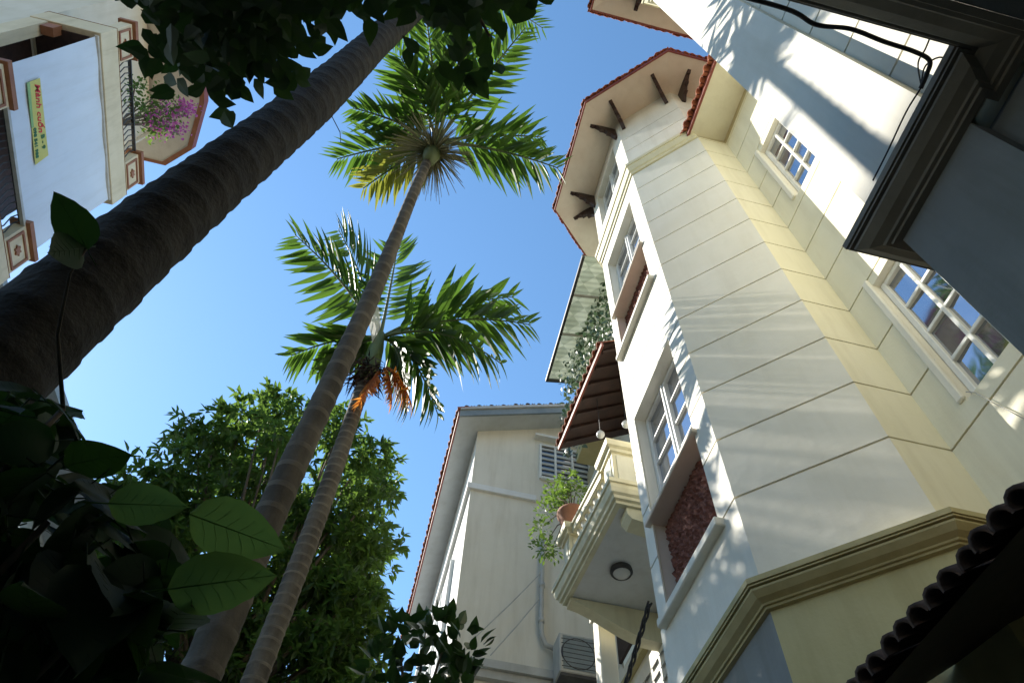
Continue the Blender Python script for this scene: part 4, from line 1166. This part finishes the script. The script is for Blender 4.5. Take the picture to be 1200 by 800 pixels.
bn = thing('banner', (-9.1, 6.15, 15.85), 'yellow advertising banner with red lettering stuck on the pale blue blind', 'banner')
bang = -.055
def bpt(s, h, d): return (-9.108 + d, 5.34 + s * math.cos(bang), 15.98 + s * math.sin(bang) + h)
ob('sheet', MB().prism([bpt(0, -.21, 0), bpt(1.68, -.21, 0), bpt(1.62, .26, 0), bpt(0, .19, 0)], (.006, 0, 0)), yellow_print, bn)
ob('border', MB().prism([bpt(0, -.24, .001), bpt(.9, -.225, .001), bpt(.9, -.15, .001), bpt(0, -.15, .001)], (.008, 0, 0)), green_print, bn)
def lettering(txt, s, h, size, mat, italic=0.2, bold=0.0):
    cu = bpy.data.curves.new('lettering', 'FONT'); cu.body = txt; cu.size = size; cu.shear = italic; cu.extrude = .003; cu.offset = bold; cu.resolution_u = 2
    tmp = bpy.data.objects.new('tmp_text', cu); C.objects.link(tmp)
    dg = bpy.context.evaluated_depsgraph_get(); me = bpy.data.meshes.new_from_object(tmp.evaluated_get(dg))
    bpy.data.objects.remove(tmp)
    me.materials.clear(); me.materials.append(mat)
    o = link('lettering', me, bn)
    # text X runs along +Y of the world, text Y is up, facing +X
    rm = Matrix(((0, 0, 1), (1, 0, 0), (0, 1, 0))).to_4x4() @ Matrix.Rotation(bang, 4, 'Z')
    o.matrix_basis = Matrix.Translation(bpt(s, h, .012)) @ rm
    return o
lettering('Mành cuốn', .07, .0, .22, red_print, .3, .004)
lettering('B - 9', 1.12, .06, .16, dkgreen_print, 0, .006)
lettering('098 541 988', .92, -.17, .125, dkgreen_print, 0, .006)

bv = thing('bougainvillea', (-9.25, 7.3, 19.3), 'bougainvillea with magenta flowers on the top balcony railing of the narrow house', 'plant')
P = []; D = []; U = []; Sc = []; P2 = []; D2 = []; U2 = []; S2 = []
BV = [(-9.2, 6.9, 20.3), (-9.2, 7.3, 20.6), (-9.1, 7.6, 21.2), (-9.15, 7.5, 21.9), (-9.1, 7.8, 20.9), (-9.1, 7.1, 21.0), (-9.1, 7.9, 21.7), (-9.1, 7.6, 22.5), (-9.2, 6.4, 20.2), (-9.1, 6.8, 21.4)]
for c in BV:
    for k in range(75):
        v = unit(1)[0]; P.append(np.array(c) + v * .36 * random.random() ** .6); D.append(unit(1)[0]); U.append(unit(1)[0]); Sc.append(random.uniform(.7, 1.2))
for c in BV[1:8] + [(-9.05, 7.6, 22.9), (-9.05, 7.4, 22.2), (-9.05, 8.05, 22.2)]:
    for k in range(50):
        v = unit(1)[0]; P2.append(np.array(c) + np.array([.1, .05, .15]) + v * .30 * random.random() ** .6); D2.append(unit(1)[0]); U2.append(unit(1)[0]); S2.append(random.uniform(.7, 1.2))
ob('foliage', scatter(leaf_template(.11, .07, .15, .15, 3), np.array(P), np.array(D), np.array(U), np.array(Sc)), tree_leaf, bv, kind='stuff')
ob('flowers', scatter(leaf_template(.09, .08, .3, .15, 3), np.array(P2), np.array(D2), np.array(U2), np.array(S2)), pink_petal, bv, kind='stuff')
bs = MB()
for c in BV: bs.tube([(-9.3, 7.2, 19.2), Vector((-9.25, 7.2, 19.9)).lerp(Vector(c), .5), c], .02, 5)
ob('stems', bs, twig_mat, bv)

for o in (th, bl, bn, bv):
    x, y_, z = o.location
    o.location = (x * .8, y_ * .8, .32 + z * .8); o.scale = (.8, .8, .8)

# ------------------------------------------------------------------ row houses behind the close trunk and the shrub
def row_house(y0, y1, h, xe0, xe1, label, wallm, size='low'):
    sh_x = -9.0 if size == 'tall' else 0.0
    r = thing('row_house', (-11, (y0 + y1) / 2, 0), label, 'house', 'row houses on the left')
    ob('wall', MB().box(-17 + sh_x, -9.9 + sh_x, y0 + .1, y1 - .1, 0, h - .3), wallm, r)
    ob('roof', MB().add([(xe0, y0, h - .3), (xe1, y1, h - .3), (-17 + sh_x, y1, h - .3), (-17 + sh_x, y0, h - .3), (xe0, y0, h), (xe1, y1, h), (-17 + sh_x, y1, h + .6), (-17 + sh_x, y0, h + .6)], [(0, 1, 2, 3), (4, 7, 6, 5), (0, 4, 5, 1), (1, 5, 6, 2), (3, 7, 4, 0)]), blue_grey, r)
    k = int((y1 - y0) / 1.6)
    for i in range(k):
        for z in (h - 2.6, h - 5.8):
            yy = y0 + .5 + i * 1.6
            w_ = ob('window', MB().box(-9.93 + sh_x, -9.86 + sh_x, yy, yy + .9, z, z + 1.5), frame_paint, r)
            ob('pane', MB().box(-9.858 + sh_x, -9.852 + sh_x, yy + .07, yy + .83, z + .07, z + 1.43), dark_pane, w_)
row_house(17.5, 22.8, 26.75, -18.0, -18.0, 'unseen tall house behind the thick palm trunk, placed to shade the near bay', tube_pale, 'tall')  # added shadow caster, sized and placed by the shade it throws
row_house(12.45, 21, 15.45, -9.0, -7.6, 'low pale house with a dark eave behind the big leaved shrub', blue_grey)

# unseen house and wall, added to cut the skylight on the near porch
rear = thing('sky_block_house', (-1, -6.5, 0), 'unseen brown grey house added behind the viewer to block skylight', 'house')
dull = rough_mat('sky_block_brown_render', (0.16, 0.14, 0.11), (0.22, 0.19, 0.15), 1.5, 0.9, 0.2, 30, dirt=.4)
ob('wall', MB().box(-9, 9, -12, -4.8, 0, 11), dull, rear)
ob('roof', MB().add([(-9.3, -4.5, 11), (9.3, -4.5, 11), (9.3, -12.3, 11), (-9.3, -12.3, 11), (-9.3, -8.4, 13.5), (9.3, -8.4, 13.5)], [(0, 1, 5, 4), (2, 3, 4, 5), (0, 4, 3), (1, 2, 5), (3, 2, 1, 0)]), dark_tile, rear)
gw = thing('sky_block_wall', (-3.9, 3, 0), 'unseen low wall added along the left of the garden to block skylight', 'wall')
ob('sky_block_masonry', MB().box(-4.1, -3.8, -4.7, 12, 0, 3.2), dull, gw)
ob('sky_block_coping', MB().box(-4.16, -3.74, -4.72, 12.02, 3.204, 3.30), dull, gw)
